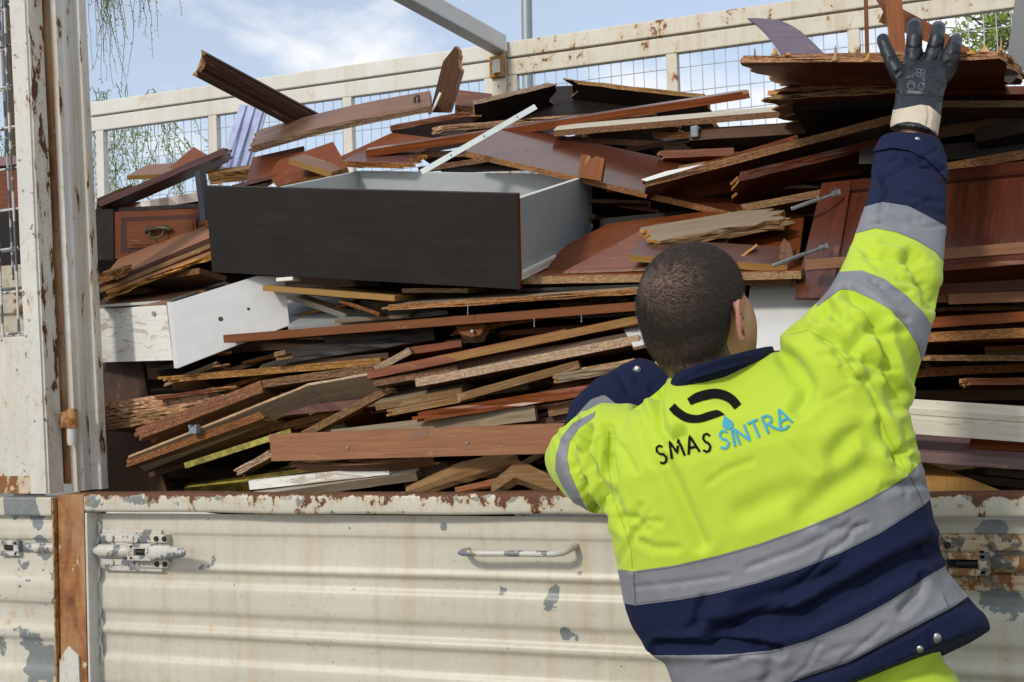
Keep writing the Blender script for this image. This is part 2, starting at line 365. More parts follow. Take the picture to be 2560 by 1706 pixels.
# rim: rolled top rail, left stile
def rounded(y0, y1, z0, z1, r, n=4):
    pts = []
    for cx, cz, a0 in ((y1 - r, z1 - r, 0), (y0 + r, z1 - r, 90), (y0 + r, z0 + r, 180), (y1 - r, z0 + r, 270)):
        for k in range(n + 1):
            a = RAD(a0 + 90 * k / n); pts.append((cx + r * math.cos(a), cz + r * math.sin(a)))
    return pts
zrim = zpx(1287, 0, 1000)
rim = MB()
Lr = xr - xl; nseg = 60
pr = rounded(0.0, .062, zrim, ztop, .010)
rings = []
for i in range(nseg + 1):
    x = xl + Lr * i / nseg; wv = .0016 * math.sin(x * 5.3) + .001 * math.sin(x * 13.1 + 1)
    rings.append([(x, y + wv * .6, z + wv) for y, z in pr])
n = len(pr); rim.add([p for r_ in rings for p in r_], [(i*n+j, i*n+(j+1) % n, (i+1)*n+(j+1) % n, (i+1)*n+j) for i in range(nseg) for j in range(n)], 0, True)
rim.add(rings[0], [tuple(range(n))[::-1]]); rim.add(rings[-1], [tuple(range(n))])
rim.build('top_rim', [M['rimpaint']], ds)
st = MB(); st.box((xl, .001, zbot), (P(219, 1400, 0).x, .058, zrim - .0015), bev=.003); st.build('end_stile', [M['stilepaint']], ds)
# weld bead where the sheet meets the stile
wb = MB(); xb = P(219, 1400, 0).x + .004
wb.tube([(xb + .004 * math.sin(k * .9) + .003 * math.sin(k * 2.3), YP - .004, zrim - .03 - k * .012) for k in range(int((zrim - zbot - .05) / .012))], [.004 + .0015 * math.sin(k * 1.7) for k in range(int((zrim - zbot - .05) / .012))], 6)
wb.build('weld_bead', [M['stilepaint']], ds)
# grab handle
h0 = P(1142, 1383, -.012); h1 = P(1422, 1386, -.012)
hd = MB(); Yh = -.012
pts = [(h0.x + .004, YP, h0.z), (h0.x, .02, h0.z), (h0.x + .002, .004, h0.z), (h0.x + .012, -.008, h0.z), (h0.x + .03, Yh, h0.z)]
pts += [(h0.x + (h1.x - h0.x) * k / 8, Yh - .001 * math.sin(k), h0.z + (h1.z - h0.z) * k / 8) for k in range(2, 7)]
pts += [(h1.x - .035, Yh, h1.z), (h1.x - .014, -.006, h1.z + .003), (h1.x - .004, .010, h1.z + .008), (h1.x, YP, h1.z + .012)]
hd.tube(pts, .0074, 10); hd.build('grab_handle', [M['latchpaint']], ds)

def latch(name, x0, zc, s, mat, mat2, parent, flip=False, label=None):
    """over-centre drop side latch: base plate, bolt housing, clevis and tapered lever"""
    root = empty(name, (x0, 0, zc), parent)
    sg = -1 if flip else 1
    def bx(mb, a, b, **k):
        lo = [min(a[i] * (sg if i == 0 else 1), b[i] * (sg if i == 0 else 1)) for i in range(3)]; hi = [max(a[i] * (sg if i == 0 else 1), b[i] * (sg if i == 0 else 1)) for i in range(3)]
        mb.box(lo, hi, **k)
    o = MB(); bx(o, (0, YP - .006, -.040), (.205, YP + .004, .040), bev=.003); bx(o, (.010, YP - .010, -.050), (.185, YP + .002, .050), bev=.003)
    bx(o, (.008, YP - .014, .020), (.105, YP - .004, .036), bev=.003); bx(o, (.008, YP - .014, -.036), (.105, YP - .004, -.020), bev=.003)
    bx(o, (.115, YP - .016, .020), (.205, YP - .004, .040), bev=.003); bx(o, (.115, YP - .016, -.040), (.205, YP - .004, -.020), bev=.003)
    o.build('base_plate', [mat], root, local=True)
    o = MB(); o.tube([(sg * -.014, YP - .020, 0), (sg * -.006, YP - .020, 0), (sg * .004, YP - .020, 0), (sg * .01, YP - .020, 0), (sg * .098, YP - .020, 0), (sg * .102, YP - .020, 0), (sg * .118, YP - .020, 0)], [.004, .009, .011, .0155, .0155, .012, .012], 14); o.build('bolt_housing', [mat], root, local=True)
    o = MB(); bx(o, (.112, YP - .042, .008), (.175, YP - .006, .020), bev=.003); bx(o, (.112, YP - .042, -.020), (.175, YP - .006, -.008), bev=.003)
    bx(o, (.106, YP - .042, -.020), (.126, YP - .006, .020), bev=.004); o.build('clevis', [mat], root, local=True)
    o = MB(); bx(o, (.1285, YP - .012, -.0078), (.176, YP - .006, .0078)); o.build('clevis_gap_shade', [mat2], root, local=True)  # dark block added so the gap between the cheeks looks shaded
    o = MB(); o.tube([(sg * .128, YP - .030, 0), (sg * .162, YP - .030, 0)], .006, 10); o.build('pin', [mat2], root, local=True)
    o = MB()
    lev = [(.168, .006, .010), (.182, .008, .0155), (.198, .009, .018), (.230, .008, .0165), (.262, .007, .014), (.284, .006, .011), (.291, .004, .007)]
    rings = []
    for x, ty, tz in lev:
        yo = YP - .044 - (x - .14) * .16
        rings.append([(sg * x, yo + ty * math.cos(a), tz * math.sin(a) + .004 * (x - .14) / .1) for a in np.linspace(0, 2 * math.pi, 13)[:-1]])
    o.add([p for r_ in rings for p in r_], [(i*12+j, i*12+(j+1) % 12, (i+1)*12+(j+1) % 12, (i+1)*12+j) for i in range(len(rings)-1) for j in range(12)], 0, True)
    o.add(rings[0], [tuple(range(12))]); o.add(rings[-1], [tuple(range(12))])
    if not flip: o.build('lever', [mat], root, local=True)
    for x, z in ((.042, .028), (.118, .028), (.042, -.028), (.118, -.028), (.175, .030), (.175, -.030), (.198, .030), (.198, -.030)):
        o = MB(); yb = YP - .015
        o.tube([(sg * x, yb, z), (sg * x, yb - .004, z)], .0065, 8, smooth=False); o.build('rivet', [mat2 if abs(z) == .030 else mat], root, local=True)
    root.scale = (s, 1, s)
    if label: root['label'] = label
    return root
c = P(238, 1377, .02)
latch('latch', c.x, c.z, 1.10, M['latchpaint'], M['rawsteel'], ds, label='cream latch with a short tapered lever')
c = P(2560, 1415, 0)
latch('latch', c.x + .06, c.z, 1.15, M['latchrust'], M['rawsteel'], ds, flip=True, label='rust stained latch with bare steel clevis')

# ---- rusty post between the two drop sides
px0, px1 = P(138, 1450, 0).x, P(209, 1450, 0).x
po = MB(); po.box((px0 + .004, .010, zbot - .05), (px1 - .003, .10, P(170, 1238, .01).z + .0), bev=.003)
po.build('side_post', [M['rustypost']], truck)
o = MB(); pl = [P(150, 1706, .006), P(150, 1650, .006), P(172, 1615, .006), P(197, 1640, .006), P(200, 1706, .006)]
o.add([Vector((p.x, .004, p.z)) for p in pl] + [Vector((p.x, .012, p.z)) for p in pl], [(0,1,2,3,4), (9,8,7,6,5)] + [(i, (i+1) % 5, 5+(i+1) % 5, 5+i) for i in range(5)]); o.build('gusset', [M['gatepaint']], truck)

# ---- the neighbouring drop side at the left
x1 = P(134, 1450, 0).x; x0 = x1 - .8
sd = MB(); zs = []; 
lp = [(1290, 0), (1300, 0), (1312, 8), (1345, 8), (1352, 0), (1440, 0), (1452, 8), (1500, 8), (1514, -3), (1560, -3), (1576, 7), (1590, 7), (1606, -3), (1660, -3), (1680, 6), (1720, 6), (1800, 0)]
xx = np.linspace(x0, x1, 24); rows = []
for k in range(len(lp) - 1):
    for s in np.linspace(0, 1, 4)[:-1]:
        e = s * s * (3 - 2 * s); rows.append((P(100, lp[k][0] + (lp[k+1][0] - lp[k][0]) * s, .02).z, (lp[k][1] + (lp[k+1][1] - lp[k][1]) * e) / 1000))
sd.add([(x, .020 - h - dent(x, z), z) for z, h in rows for x in xx], [(j*24+i, (j+1)*24+i, (j+1)*24+i+1, j*24+i+1) for j in range(len(rows)-1) for i in range(23)], 0, True)
d2 = sd.build('drop_side', [M['sidepaint']], truck, fix=False); d2['label'] = 'neighbouring drop side with large patches of grey primer'
o = MB(); o.box((x0, -.004, P(100, 1290, 0).z), (x1, .045, P(100, 1243, 0).z), bev=.006); o.build('top_rim', [M['sidepaint']], d2)
o = MB(); o.box((x1 + .001, -.002, zbot), (x1 + .0055, .05, P(134, 1246, 0).z)); o.build('end_stile', [M['rustbolt']], d2)
c = P(126, 1374, 0)
latch('latch', c.x, c.z, 1.05, M['latchpaint'], M['rawsteel'], d2, flip=True)

# ---- mesh gate and tall post at the left
HZ = 3.02                                              # top of the cage
def leanx(z, k=.030): return -(z - ztop) * k
zg = P(90, 1234, 0).z
def vbox(x0, x1, y0, y1, z0, z1, mat, name, parent, bev=.004, lean=.030, seg=14):
    b = MB(); bm = bmesh.new(); bmesh.ops.create_cube(bm, size=1)
    for v in bm.verts: v.co = Vector(((x0+x1)/2 + v.co.x*(x1-x0), (y0+y1)/2 + v.co.y*(y1-y0), (z0+z1)/2 + v.co.z*(z1-z0)))
    ed = [e for e in bm.edges if abs(e.verts[0].co.z - e.verts[1].co.z) > .01]
    bmesh.ops.bevel(bm, geom=ed, offset=bev, segments=3, affect='EDGES')
    ed = [e for e in bm.edges if abs(e.verts[0].co.z - e.verts[1].co.z) > .01]
    bmesh.ops.subdivide_edges(bm, edges=ed, cuts=seg)
    for v in bm.verts: v.co.x += leanx(v.co.z, lean) + .0005 * math.sin(v.co.z * 9 + v.co.y * 9)
    me = bpy.data.meshes.new(name); bm.to_mesh(me); bm.free(); me.materials.append(mat); return link(name, me, parent)
gate = empty('mesh_gate', (P(70, 1234, 0).x, 0, zg), truck)
ga, gb = P(74, 1100, -.005).x, P(121, 1100, -.005).x
vbox(ga, gb, -.010, .056, zg, HZ, M['gatepaint'], 'gate_stile', gate, .006)
# solid lower sheet of the gate
o = MB(); gx0 = ga - .6
o.box((gx0, .006, zg), (ga - .002, .03, P(40, 842, .006).z), bev=.003); o.build('kick_plate', [M['gatepaint']], gate)
o = MB(); o.box((gx0, .001, zg - .001), (ga - .001, .005, P(40, 1190, .006).z), bev=.002); o.build('bottom_rail', [M['kickrust']], gate)
wm = MB()
zb_, zt_ = P(40, 842, .006).z, HZ
for k in range(15):
    x = P(60, 600, .02).x - .004 - k * .058
    wm.tube([(x + leanx(zb_ + (zt_ - zb_) * s) + .002 * math.sin(9 * s + k), .012, zb_ + (zt_ - zb_) * s) for s in np.linspace(0, 1, 8)], .0034, 6)
for k in range(16):
    z = zb_ + .012 + k * .115; wm.tube([(ga + .004 + leanx(z), .018, z), (ga - .3, .018, z - .010), (gx0, .018, z - .02)], .0034, 6)
wm.build('wire_mesh', [M['wirepaint']], gate)
wm = MB()                                               # second mesh panel standing behind it
for k in range(15):
    x = P(48, 600, .09).x - k * .058
    wm.tube([(x + leanx(z, .04), .09, z) for z in np.linspace(P(40, 700, .09).z, zt_, 6)], .0032, 6)
for k in range(16):
    z = zb_ + .145 + k * .115; wm.tube([(P(62, 600, .09).x + leanx(z, .04), .094, z), (gx0, .094, z - .02)], .0032, 6)
wm.build('wire_mesh', [M['wirepaint']], gate)

tp = empty('corner_post', (P(180, 1234, 0).x, .05, zg), truck)
pb = P(192, 1100, .066).x
# rusty face strip, deep painted side with a pressed rib, front-facing flange
vbox(gb - .06, pb, .066, .100, zg + .02, HZ + .05, M['rustypost'], 'face_strip', tp, .002)
xs0 = pb + .0015
prof_ = [(0, .062), (.003, .060), (.004, .074), (.010, .080), (.010, .092), (.005, .098), (.005, .114), (.008, .120), (.030, .122), (.032, .126), (.032, .150), (-.02, .150), (-.02, .064)]
bm = bmesh.new(); zs = np.linspace(zg - .0, HZ + .05, 16); rows = []
for z in zs: rows.append([bm.verts.new((xs0 + a + leanx(z), b, z)) for a, b in prof_])
n = len(prof_)
for i in range(len(zs) - 1):
    for j in range(n): bm.faces.new((rows[i][j], rows[i][(j+1) % n], rows[i+1][(j+1) % n], rows[i+1][j]))
bm.faces.new(rows[0][::-1]); bm.faces.new(rows[-1]); bmesh.ops.recalc_face_normals(bm, faces=bm.faces)
me = bpy.data.meshes.new('pressed_side'); bm.to_mesh(me); bm.free(); me.materials.append(M['stilepaint']); link('pressed_side', me, tp)
# hinge bolt
hb = P(180, 1060, .045); o = MB()
o.tube([hb + Vector((0, 0, .042)), hb + Vector((0, 0, .036)), hb + Vector((0, 0, -.012))], [.010, .016, .016], 12)
o.box((hb.x - .030, hb.y - .012, hb.z - .01), (hb.x - .006, hb.y + .02, hb.z + .034), bev=.004); hbo = o.build('hinge_bolt', [M['rustbolt']], tp)
o = MB(); o.tube([hb + Vector((0, 0, -.0125)), hb + Vector((0, 0, -.045)), hb + Vector((0, 0, -.058))], [.014, .014, .012], 12); o.build('hinge_sleeve', [M['stilepaint']], hbo)

# ---- far cage side
YF = 2.36
def fx(px, py=400, Y=YF): return P(px, py, Y).x
zrT = P(1272, 97, YF).z; zr1 = P(1272, 146, YF + .0).z; zr2 = P(1272, 176, YF).z
far = empty('far_cage_side', (0, YF, ztop), truck)
xm = fx(1252, 180)
def hbox(x0, x1, y0, y1, z0, z1, mat, name, parent, bev=.005):
    o = MB(); o.box((x0, y0, z0), (x1, y1, z1), bev=bev); return o.build(name, [mat], parent)
zj0, zj1 = P(1300, 146, YF).z, P(1300, 100, YF).z
zk0 = P(1310, 183, YF).z
zfb = ztop - .42
pan = [(-4.2, xm - .043, 'fencepaint', (235, 540, 870)), (xm + .030, 1.6, 'fencerusty', (1705, 2140))]
uprights = {0: [fx(251, 500), fx(533, 430), fx(868, 320), xm - .06], 1: [xm + .050, fx(1680, 200), fx(2135, 120), fx(2560, 60) + .35]}
zlo = zk0
for i, (a, b, mt, _) in enumerate(pan):
    pe = empty('cage_panel', (a, YF, zfb), far)
    hbox(a, b, YF, YF + .05, zj0 + .012, zj1, M[mt], 'top_rail', pe)
    hbox(a, b, YF + .004, YF + .044, zk0, zj0 + .004, M[mt], 'mesh_rail', pe)
    hbox(a, b, YF + .004, YF + .044, ztop - .02, ztop + .03, M[mt], 'bottom_rail', pe)
    for x in uprights[i]:
        hbox(x - .024, x + .024, YF + .003, YF + .042, ztop + .031, zk0 - .001, M[mt], 'upright', pe, .004)
    wm = MB(); z0 = ztop + .03
    nxw = int((b - a) / .05)
    for k in range(nxw + 1):
        x = a + .02 + k * .05
        if x > b - .005: break
        wm.tube([(x + .003 * math.sin(k * 1.7), YF + .022, z0), (x + .003 * math.sin(k * 2.9 + 1), YF + .022, zk0 + .005)], .0022, 5)
    for k in range(int((zk0 - z0) / .10) + 1):
        z = zk0 - .062 - k * .10
        wm.tube([(a + (b - a) * s, YF + .026, z + .003 * math.sin(k * 2 + s * 9)) for s in np.linspace(0, 1, 7)], .0022, 5)
    wm.build('wire_mesh', [M['farwire']], pe)
# post in the middle with its keeper plate
cp = empty('centre_post', (xm, YF, zfb), far)
hbox(xm - .040, xm + .027, YF - .012, YF + .07, zfb, zj1 - .035, M['fencerusty'], 'column', cp)
o = MB(); kz = P(1252, 168, YF).z; o.box((xm - .042, YF - .032, kz - .052), (xm + .030, YF - .013, kz + .044), bev=.004); kp = o.build('keeper_plate', [M['rustbolt']], cp)
o = MB(); o.box((xm - .024, YF - .040, kz - .034), (xm + .012, YF - .0325, kz + .026), bev=.002); o.build('keeper_tongue', [M['fencepaint']], kp)
o = MB(); b_ = P(1247, 136, YF - .013); o.tube([(b_.x, YF - .0125, b_.z), (b_.x, YF - .022, b_.z)], .010, 6, smooth=False); o.build('bolt', [M['rustbolt']], cp)
# roof beam from that post across to the near side
e0 = P(1248, 112, YF - .02); e1 = P(-40, -600, .10)
u = (e1 - e0).normalized(); v = Vector((1, 0, 0)); v = (v - u * v.dot(u)).normalized(); wv_ = u.cross(v)
Mb = Matrix((( *u, 0), (*v, 0), (*wv_, 0), (0, 0, 0, 1))).transposed(); Mb = Matrix.Translation(e0) @ Mb
o = MB(); o.box((-.01, -.034, -.040), ((e1 - e0).length, .034, .040), bev=.007); o.build('roof_beam', [M['beampaint']], truck, mw=Mb)

# bed floor, far drop side, head wall, end wall
hbox(-4.2, 1.7, .06, YF, zbot - .06, zbot - .02, M['rawsteel'], 'bed_floor', truck, .0)
hbox(-4.2, 1.7, YF + .005, YF + .05, zbot - .02, ztop - .025, M['fencepaint'], 'far_drop_side', truck, .004)
hbox(1.72, 1.76, .06, YF, zbot - .02, ztop + 1.2, M['fencepaint'], 'head_board', truck, .004)
o = MB(); o.box((-4.1, .30, zbot - .36), (1.6, .42, zbot - .065), bev=.01); o.box((-4.1, 1.9, zbot - .36), (1.6, 2.02, zbot - .065), bev=.01); o.build('chassis', [M['rawsteel']], truck)
for x in (-3.3, -2.2, 1.0):
    for y in (.12, 2.0):
        o = MB(); o.tube([(x, y, .46), (x, y + .02, .46), (x, y + .22, .46), (x, y + .24, .46)], [.40, .46, .46, .40], 28); wh = o.build('wheel', [M['blackplastic']], truck)
        o = MB(); o.tube([(x, y - .004, .46), (x, y + .03, .46)], [.25, .22], 20); o.build('rim', [M['latchpaint']], wh)
# ------------------------------------------------------------------ the heap of broken furniture
_ys = [(1300, .10), (1240, .12), (1100, .14), (900, .20), (750, .26), (650, .34), (550, .50), (450, .62), (380, .72), (300, .90), (240, 1.05), (150, 1.20), (0, 1.3)]
def yb(py):
    for (p1, y1), (p0, y0) in zip(_ys[:-1], _ys[1:]):
        if p0 <= py <= p1: return y0 + (y1 - y0) * (py - p0) / (p1 - p0)
    return .1
RNG = random.Random(11)
def frame(u, v, n, o): return Matrix.Translation(o) @ Matrix(((*u, 0), (*v, 0), (*n, 0), (0, 0, 0, 1))).transposed()
def grid_board(L, D, th, ends, bow, rs, layers, chipped, x_taper=0.0):
    """a board lying in local x (length), y (depth), z (-th..0), ends torn in layers when ends[k] is set"""
    V = []; Fc = []; I = []
    nx = 10 if L > .25 else 5; torn = ends[0] or ends[1]; ny = 9 if torn else 3
    nl = layers if torn else 1
    for l in range(nl):
        z1 = -th * l / nl; z0 = -th * (l + 1) / nl
        if nl > 1: z1 -= 0 if l == 0 else .0003
        def prof(amp):
            if not amp: return [0.0] * (ny + 1)
            ph = rs.random() * 9; base = rs.random() * amp * .6
            return [max(0, base + amp * (.45 * math.sin(ph + 2.1 * j) + .35 * rs.random() + .2 * math.sin(ph * 2 + 5.3 * j))) for j in range(ny + 1)]
        p0, p1 = prof(ends[0]), prof(ends[1]); b = len(V)
        for top in (1, 0):
            for j in range(ny + 1):
                for i in range(nx + 1):
                    s = i / nx; x = p0[j] + (L - p0[j] - p1[j]) * s
                    ych = chipped * rs.random() if (j == 0 and 0 < i < nx) else 0
                    zz = (z1 if top else z0) + bow * math.sin(math.pi * s)
                    if chipped and j == 0: zz += (rs.random() - .5) * chipped * .7
                    V.append((x, D * j / ny + ych, zz))
        W = nx + 1; T = lambda i, j: b + j * W + i; B = lambda i, j: b + (ny + 1) * W + j * W + i
        for j in range(ny):
            for i in range(nx):
                Fc.append((T(i, j), T(i+1, j), T(i+1, j+1), T(i, j+1))); I.append(0)
                Fc.append((B(i, j), B(i, j+1), B(i+1, j+1), B(i+1, j))); I.append(0)
        for i in range(nx):
            Fc.append((T(i, 0), B(i, 0), B(i+1, 0), T(i+1, 0))); I.append(1)
            Fc.append((T(i, ny), T(i+1, ny), B(i+1, ny), B(i, ny))); I.append(1)
        for j in range(ny):
            Fc.append((T(0, j), T(0, j+1), B(0, j+1), B(0, j))); I.append(2 if ends[0] else 1)
            Fc.append((T(nx, j), B(nx, j), B(nx, j+1), T(nx, j+1))); I.append(2 if ends[1] else 1)
    return V, Fc, I
def bd(label, a, b, thpx, D, tilt=0, face='mahogany', edge='chipgold', Y=None, ends=(0, 0), bow=0.0, name='board', cat='board', chipped=.0015, group=None, end='splinter', parent=None, layers=3):
    Ya, Yb = (yb(a[1]), yb(b[1])) if Y is None else (Y if isinstance(Y, tuple) else (Y, Y))
    A, B_ = P(*a, Ya), P(*b, Yb); u = (B_ - A); L = u.length; u.normalize()
    v = Vector((0, 1, 0)); v = (v - u * v.dot(u)).normalized(); v = Matrix.Rotation(RAD(tilt), 3, u) @ v; n = u.cross(v)
    th = thpx / ppm((A + B_) / 2)
    rs = random.Random(hash(label) % 99991 if False else sum(ord(c) * (k + 1) for k, c in enumerate(label)))
    V, Fc, I = grid_board(L, D, th, ends, bow, rs, layers, chipped)
    me = mesh(name, V, Fc, [M[face], M[edge], M[end]], I)
    o = link(name, me, parent, frame(u, v, n, A))
    if parent is None: tag(o, label, cat, group)
    return o
def sheet(label, pts, pl, th, face, edge, name='board', cat='board', jag=None, parent=None, grain=(0, 1), back=None, group=None):
    """a flat piece given by its outline; pl = three (point index, Y); thickness goes away from the camera"""
    q = [P(*pts[i], Y) for i, Y in pl]; n = (q[1] - q[0]).cross(q[2] - q[0]).normalized()
    if n.dot(q[0] - CAM) > 0: n = -n
    W = [onplane(x, y, q[0], n) for x, y in pts]
    rs = random.Random(sum(ord(c) * (k + 1) for k, c in enumerate(label)))
    jag = jag or {}; out = []; tornf = []
    for i, p in enumerate(W):
        p2 = W[(i + 1) % len(W)]; out.append(p); amp = jag.get(i, 0)
        if amp:
            k = max(4, int((p2 - p).length / .012)); d = (p2 - p); s = d.cross(n).normalized()
            for j in range(1, k): out.append(p + d * (j / k) + s * (amp * (rs.random() - .5) * 1.4))
            tornf += [1] * k
        else: tornf.append(0)
    u = (W[grain[1]] - W[grain[0]]).normalized(); v = n.cross(u); fr = frame(u, v, n, W[0]); inv = fr.inverted()
    loc = [inv @ p for p in out]; k = len(loc)
    vs = [Vector((p.x, p.y, 0)) for p in loc] + [Vector((p.x + (rs.random() - .5) * .004 * tornf[i], p.y + (rs.random() - .5) * .004 * tornf[i], -th)) for i, p in enumerate(loc)]
    fs = [tuple(range(k)), tuple(range(2 * k - 1, k - 1, -1))] + [(i, k + i, k + (i+1) % k, (i+1) % k) for i in range(k)]
    me = mesh(name, vs, fs, [M[face], M[edge], M['splinter'], M[back or face]], [0, 3] + [2 if tornf[i] else 1 for i in range(k)])
    recalc(me)
    o = link(name, me, parent, fr)
    if parent is None: tag(o, label, cat, group)
    return o
def stick(label, a, b, Y, prof, roll=0, mat='rawwood', name='batten', cat='batten', torn=(0, 0), parent=None, endmat='splinter', group=None, smooth=False):
    """a straight bar with a section: prof = [(y,z)] in metres, y facing away from the camera, z up"""
    Ya, Yb = Y if isinstance(Y, tuple) else (Y, Y)
    A, B_ = P(*a, Ya), P(*b, Yb); u = (B_ - A); L = u.length; u.normalize()
    v = Vector((0, 1, 0)); v = (v - u * v.dot(u)).normalized(); v = Matrix.Rotation(RAD(roll), 3, u) @ v; n = u.cross(v)
    rs = random.Random(sum(ord(c) * (k + 1) for k, c in enumerate(label))); k = len(prof); seg = 10
    V = []; Fc = []; I = []
    o0 = [torn[0] * rs.random() for _ in prof]; o1 = [torn[1] * rs.random() for _ in prof]
    for i in range(seg + 1):
        s = i / seg
        for j, (y, z) in enumerate(prof): V.append((o0[j] + (L - o0[j] - o1[j]) * s, y, z))
    for i in range(seg):
        for j in range(k): Fc.append((i*k+j, i*k+(j+1) % k, (i+1)*k+(j+1) % k, (i+1)*k+j)); I.append(0)
    cy = sum(p[0] for p in prof) / k; cz = sum(p[1] for p in prof) / k
    V += [(torn[0] * .7, cy, cz), (L - torn[1] * .7, cy, cz)]; c0, c1 = len(V) - 2, len(V) - 1
    for j in range(k): Fc.append((c0, (j+1) % k, j)); I.append(1); Fc.append((c1, seg*k+j, seg*k+(j+1) % k)); I.append(1)
    me = mesh(name, V, Fc, [M[mat], M[endmat]], I, smooth); recalc(me)
    o = link(name, me, parent, frame(u, v, n, A))
    if parent is None: tag(o, label, cat, group)
    return o
def rect(w, h): return [(0, -h), (w, -h), (w, 0), (0, 0)]
def screw(px, py0, py1, Y, parent):
    a, b = P(px, py0, Y), P(px, py1, Y); o = MB(); k = 9
    o.tube([a + (b - a) * (i / k) for i in range(k + 1)], [.0012 + .0006 * (i % 2) for i in range(k + 1)], 6)
    return o.build('screw', [M['steel']], parent)

# ---- filler boards added to block light, coloured dark as shade in the gaps
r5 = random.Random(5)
deep = 'filler board coloured dark for the shade deep inside the heap'
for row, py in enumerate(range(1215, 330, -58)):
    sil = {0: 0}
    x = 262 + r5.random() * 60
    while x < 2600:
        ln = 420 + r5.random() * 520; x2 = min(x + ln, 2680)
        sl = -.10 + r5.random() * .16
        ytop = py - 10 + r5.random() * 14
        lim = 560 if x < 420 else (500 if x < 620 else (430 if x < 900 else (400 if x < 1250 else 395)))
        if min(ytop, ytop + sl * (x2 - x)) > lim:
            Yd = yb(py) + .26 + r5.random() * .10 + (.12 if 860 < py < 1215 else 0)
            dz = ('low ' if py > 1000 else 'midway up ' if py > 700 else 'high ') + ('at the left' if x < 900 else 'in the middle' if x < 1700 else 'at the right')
            bd('dark brown board %s in the shadowed inside of the heap' % dz, (x, ytop), (x2, ytop + sl * (x2 - x)), 22 + r5.random() * 12, .5, r5.uniform(-12, 6), 'gapshade', r5.choice(['gapshade', 'gapshade', 'walnut']), Y=(Yd + r5.random() * .08, Yd), group='boards deep inside the heap ' + dz, name='board')
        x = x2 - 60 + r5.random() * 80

for k, (a_, b_, tp_, Yk) in enumerate(((200, 1000, 545, .86), (900, 1700, 468, .98), (1600, 2300, 455, 1.02), (2200, 2900, 420, .92))):  # added dark panels that block light from behind the heap
    sheet(['dark upright panel closing the heap behind the panelled drawer', 'dark upright panel closing the heap behind the black drawer', 'dark upright panel closing the heap behind the head', 'dark upright panel closing the heap behind the cabinet door'][k], [(a_, tp_), (b_, tp_ - 25), (b_, 1260), (a_, 1260)], [(0, Yk + .1), (1, Yk + .1), (3, Yk - .12)], .018, 'gapshade', 'gapshade', 'panel', 'panel')

r6 = random.Random(17); hue = {'chipbrown': 'brown chipboard edged', 'walnut': 'dark brown', 'redwood': 'reddish brown', 'chipgold': 'golden edged', 'weathered': 'weathered brown', 'greywood': 'greyish', 'orangewood': 'orange brown'}
def pack(zone, n, x0, x1, y0, y1, sl0, sl1, mats, lens=(140, 420)):
    for _ in range(n):
        x = r6.uniform(x0, x1); y = r6.uniform(y0, y1); ln = r6.uniform(*lens); sl = r6.uniform(sl0, sl1); Yd = yb(y) + r6.uniform(.06, .17)
        fc, ed = r6.choice(mats); tr = r6.random() < .45; packed = 'thin %s board packed %s' % (hue[ed], zone)
        bd(packed, (x, y), (min(x + ln, 2680), y + sl * ln), r6.uniform(7, 17), r6.uniform(.08, .3), r6.uniform(-12, 12), fc, ed, Y=(Yd, Yd + r6.uniform(-.02, .05)), ends=(.02 if tr else 0, .03 if r6.random() < .3 else 0), chipped=r6.uniform(.001, .004), group='thin boards packed ' + zone)
wm_ = [('redwood', 'chipbrown'), ('walnut', 'walnut'), ('mahogany', 'redwood'), ('weathered', 'chipbrown'), ('redwood', 'chipgold'), ('walnut', 'weathered'), ('greywood', 'greywood'), ('orangewood', 'orangewood')]
pack('under the white drawer at the lower left', 26, 290, 760, 900, 1190, -.42, -.12, wm_); pack('in the middle of the heap below the black drawer', 34, 620, 1420, 740, 1060, -.26, -.04, wm_); pack('just above the rim under the big front plank', 12, 900, 1480, 1090, 1215, -.3, .05, wm_); pack('behind the head beside the drawer', 8, 1320, 1480, 700, 790, -.1, .03, wm_, (90, 240))
pack('in the dark gap right of the raised sleeve', 9, 2300, 2500, 760, 960, -.10, .02, wm_[:4]); pack('under the cream moulded plank', 8, 2290, 2520, 1090, 1215, .0, .12, wm_[:6]); pack('right of the drawer under the sloping tan edge', 12, 1250, 2000, 430, 540, -.12, .22, wm_[:4]); pack('above the drawer among the top boards', 12, 1000, 1900, 330, 420, -.2, .06, wm_[:5], (120, 300)); pack('between the white drawer and the panelled drawer', 6, 270, 460, 690, 760, -.3, -.1, wm_[:4], (80, 160))

# ---- top left: moulding, plastic trim, boards against the mesh
mp_ = [(0, -.040), (.004, -.043), (.022, -.043), (.026, -.036), (.026, .036), (.018, .043), (.006, .042), (.001, .036), (.003, .030), (.000, .026), (-.002, .012), (-.002, -.008), (.003, -.016), (.003, -.022), (0, -.026)]
stick('long dark brown moulding with a torn end jutting into the sky', zA(1205, 380), zA(1940, 772), (.62, 1.05), mp_, -12, 'moulding', 'moulding', 'moulding', torn=(.035, .01))
o = sheet('bluish white plastic profile standing behind the dark moulding', [zA(1470, 640), zA(1640, 655), zA(1498, 1140), zA(1338, 1040)], [(0, 1.12), (1, 1.12), (2, .98)], .006, 'bluefilm', 'bluefilm', 'plastic_profile', 'profile', grain=(0, 3))
for s in (.18, .5, .82):
    rb = [(zA(1470 + 170 * s - 7, 640 + 15 * s)), (zA(1470 + 170 * s + 7, 640 + 15 * s)), (zA(1338 + 160 * s + 7, 1040 + 100 * s)), (zA(1338 + 160 * s - 7, 1040 + 100 * s))]
    sheet('rib', rb, [(0, 1.112), (1, 1.112), (2, .972)], .005, 'bluefilm', 'bluefilm', 'rib', parent=o, grain=(0, 3))
bd('long mauve brown door stile rising from the rusty post to the plastic profile', zA(596, 1235), zA(1408, 890), 15, .10, 8, 'purplesheen', 'purplesheen', Y=(.55, .80), ends=(0, .02), name='door_stile', cat='board', end='walnut')
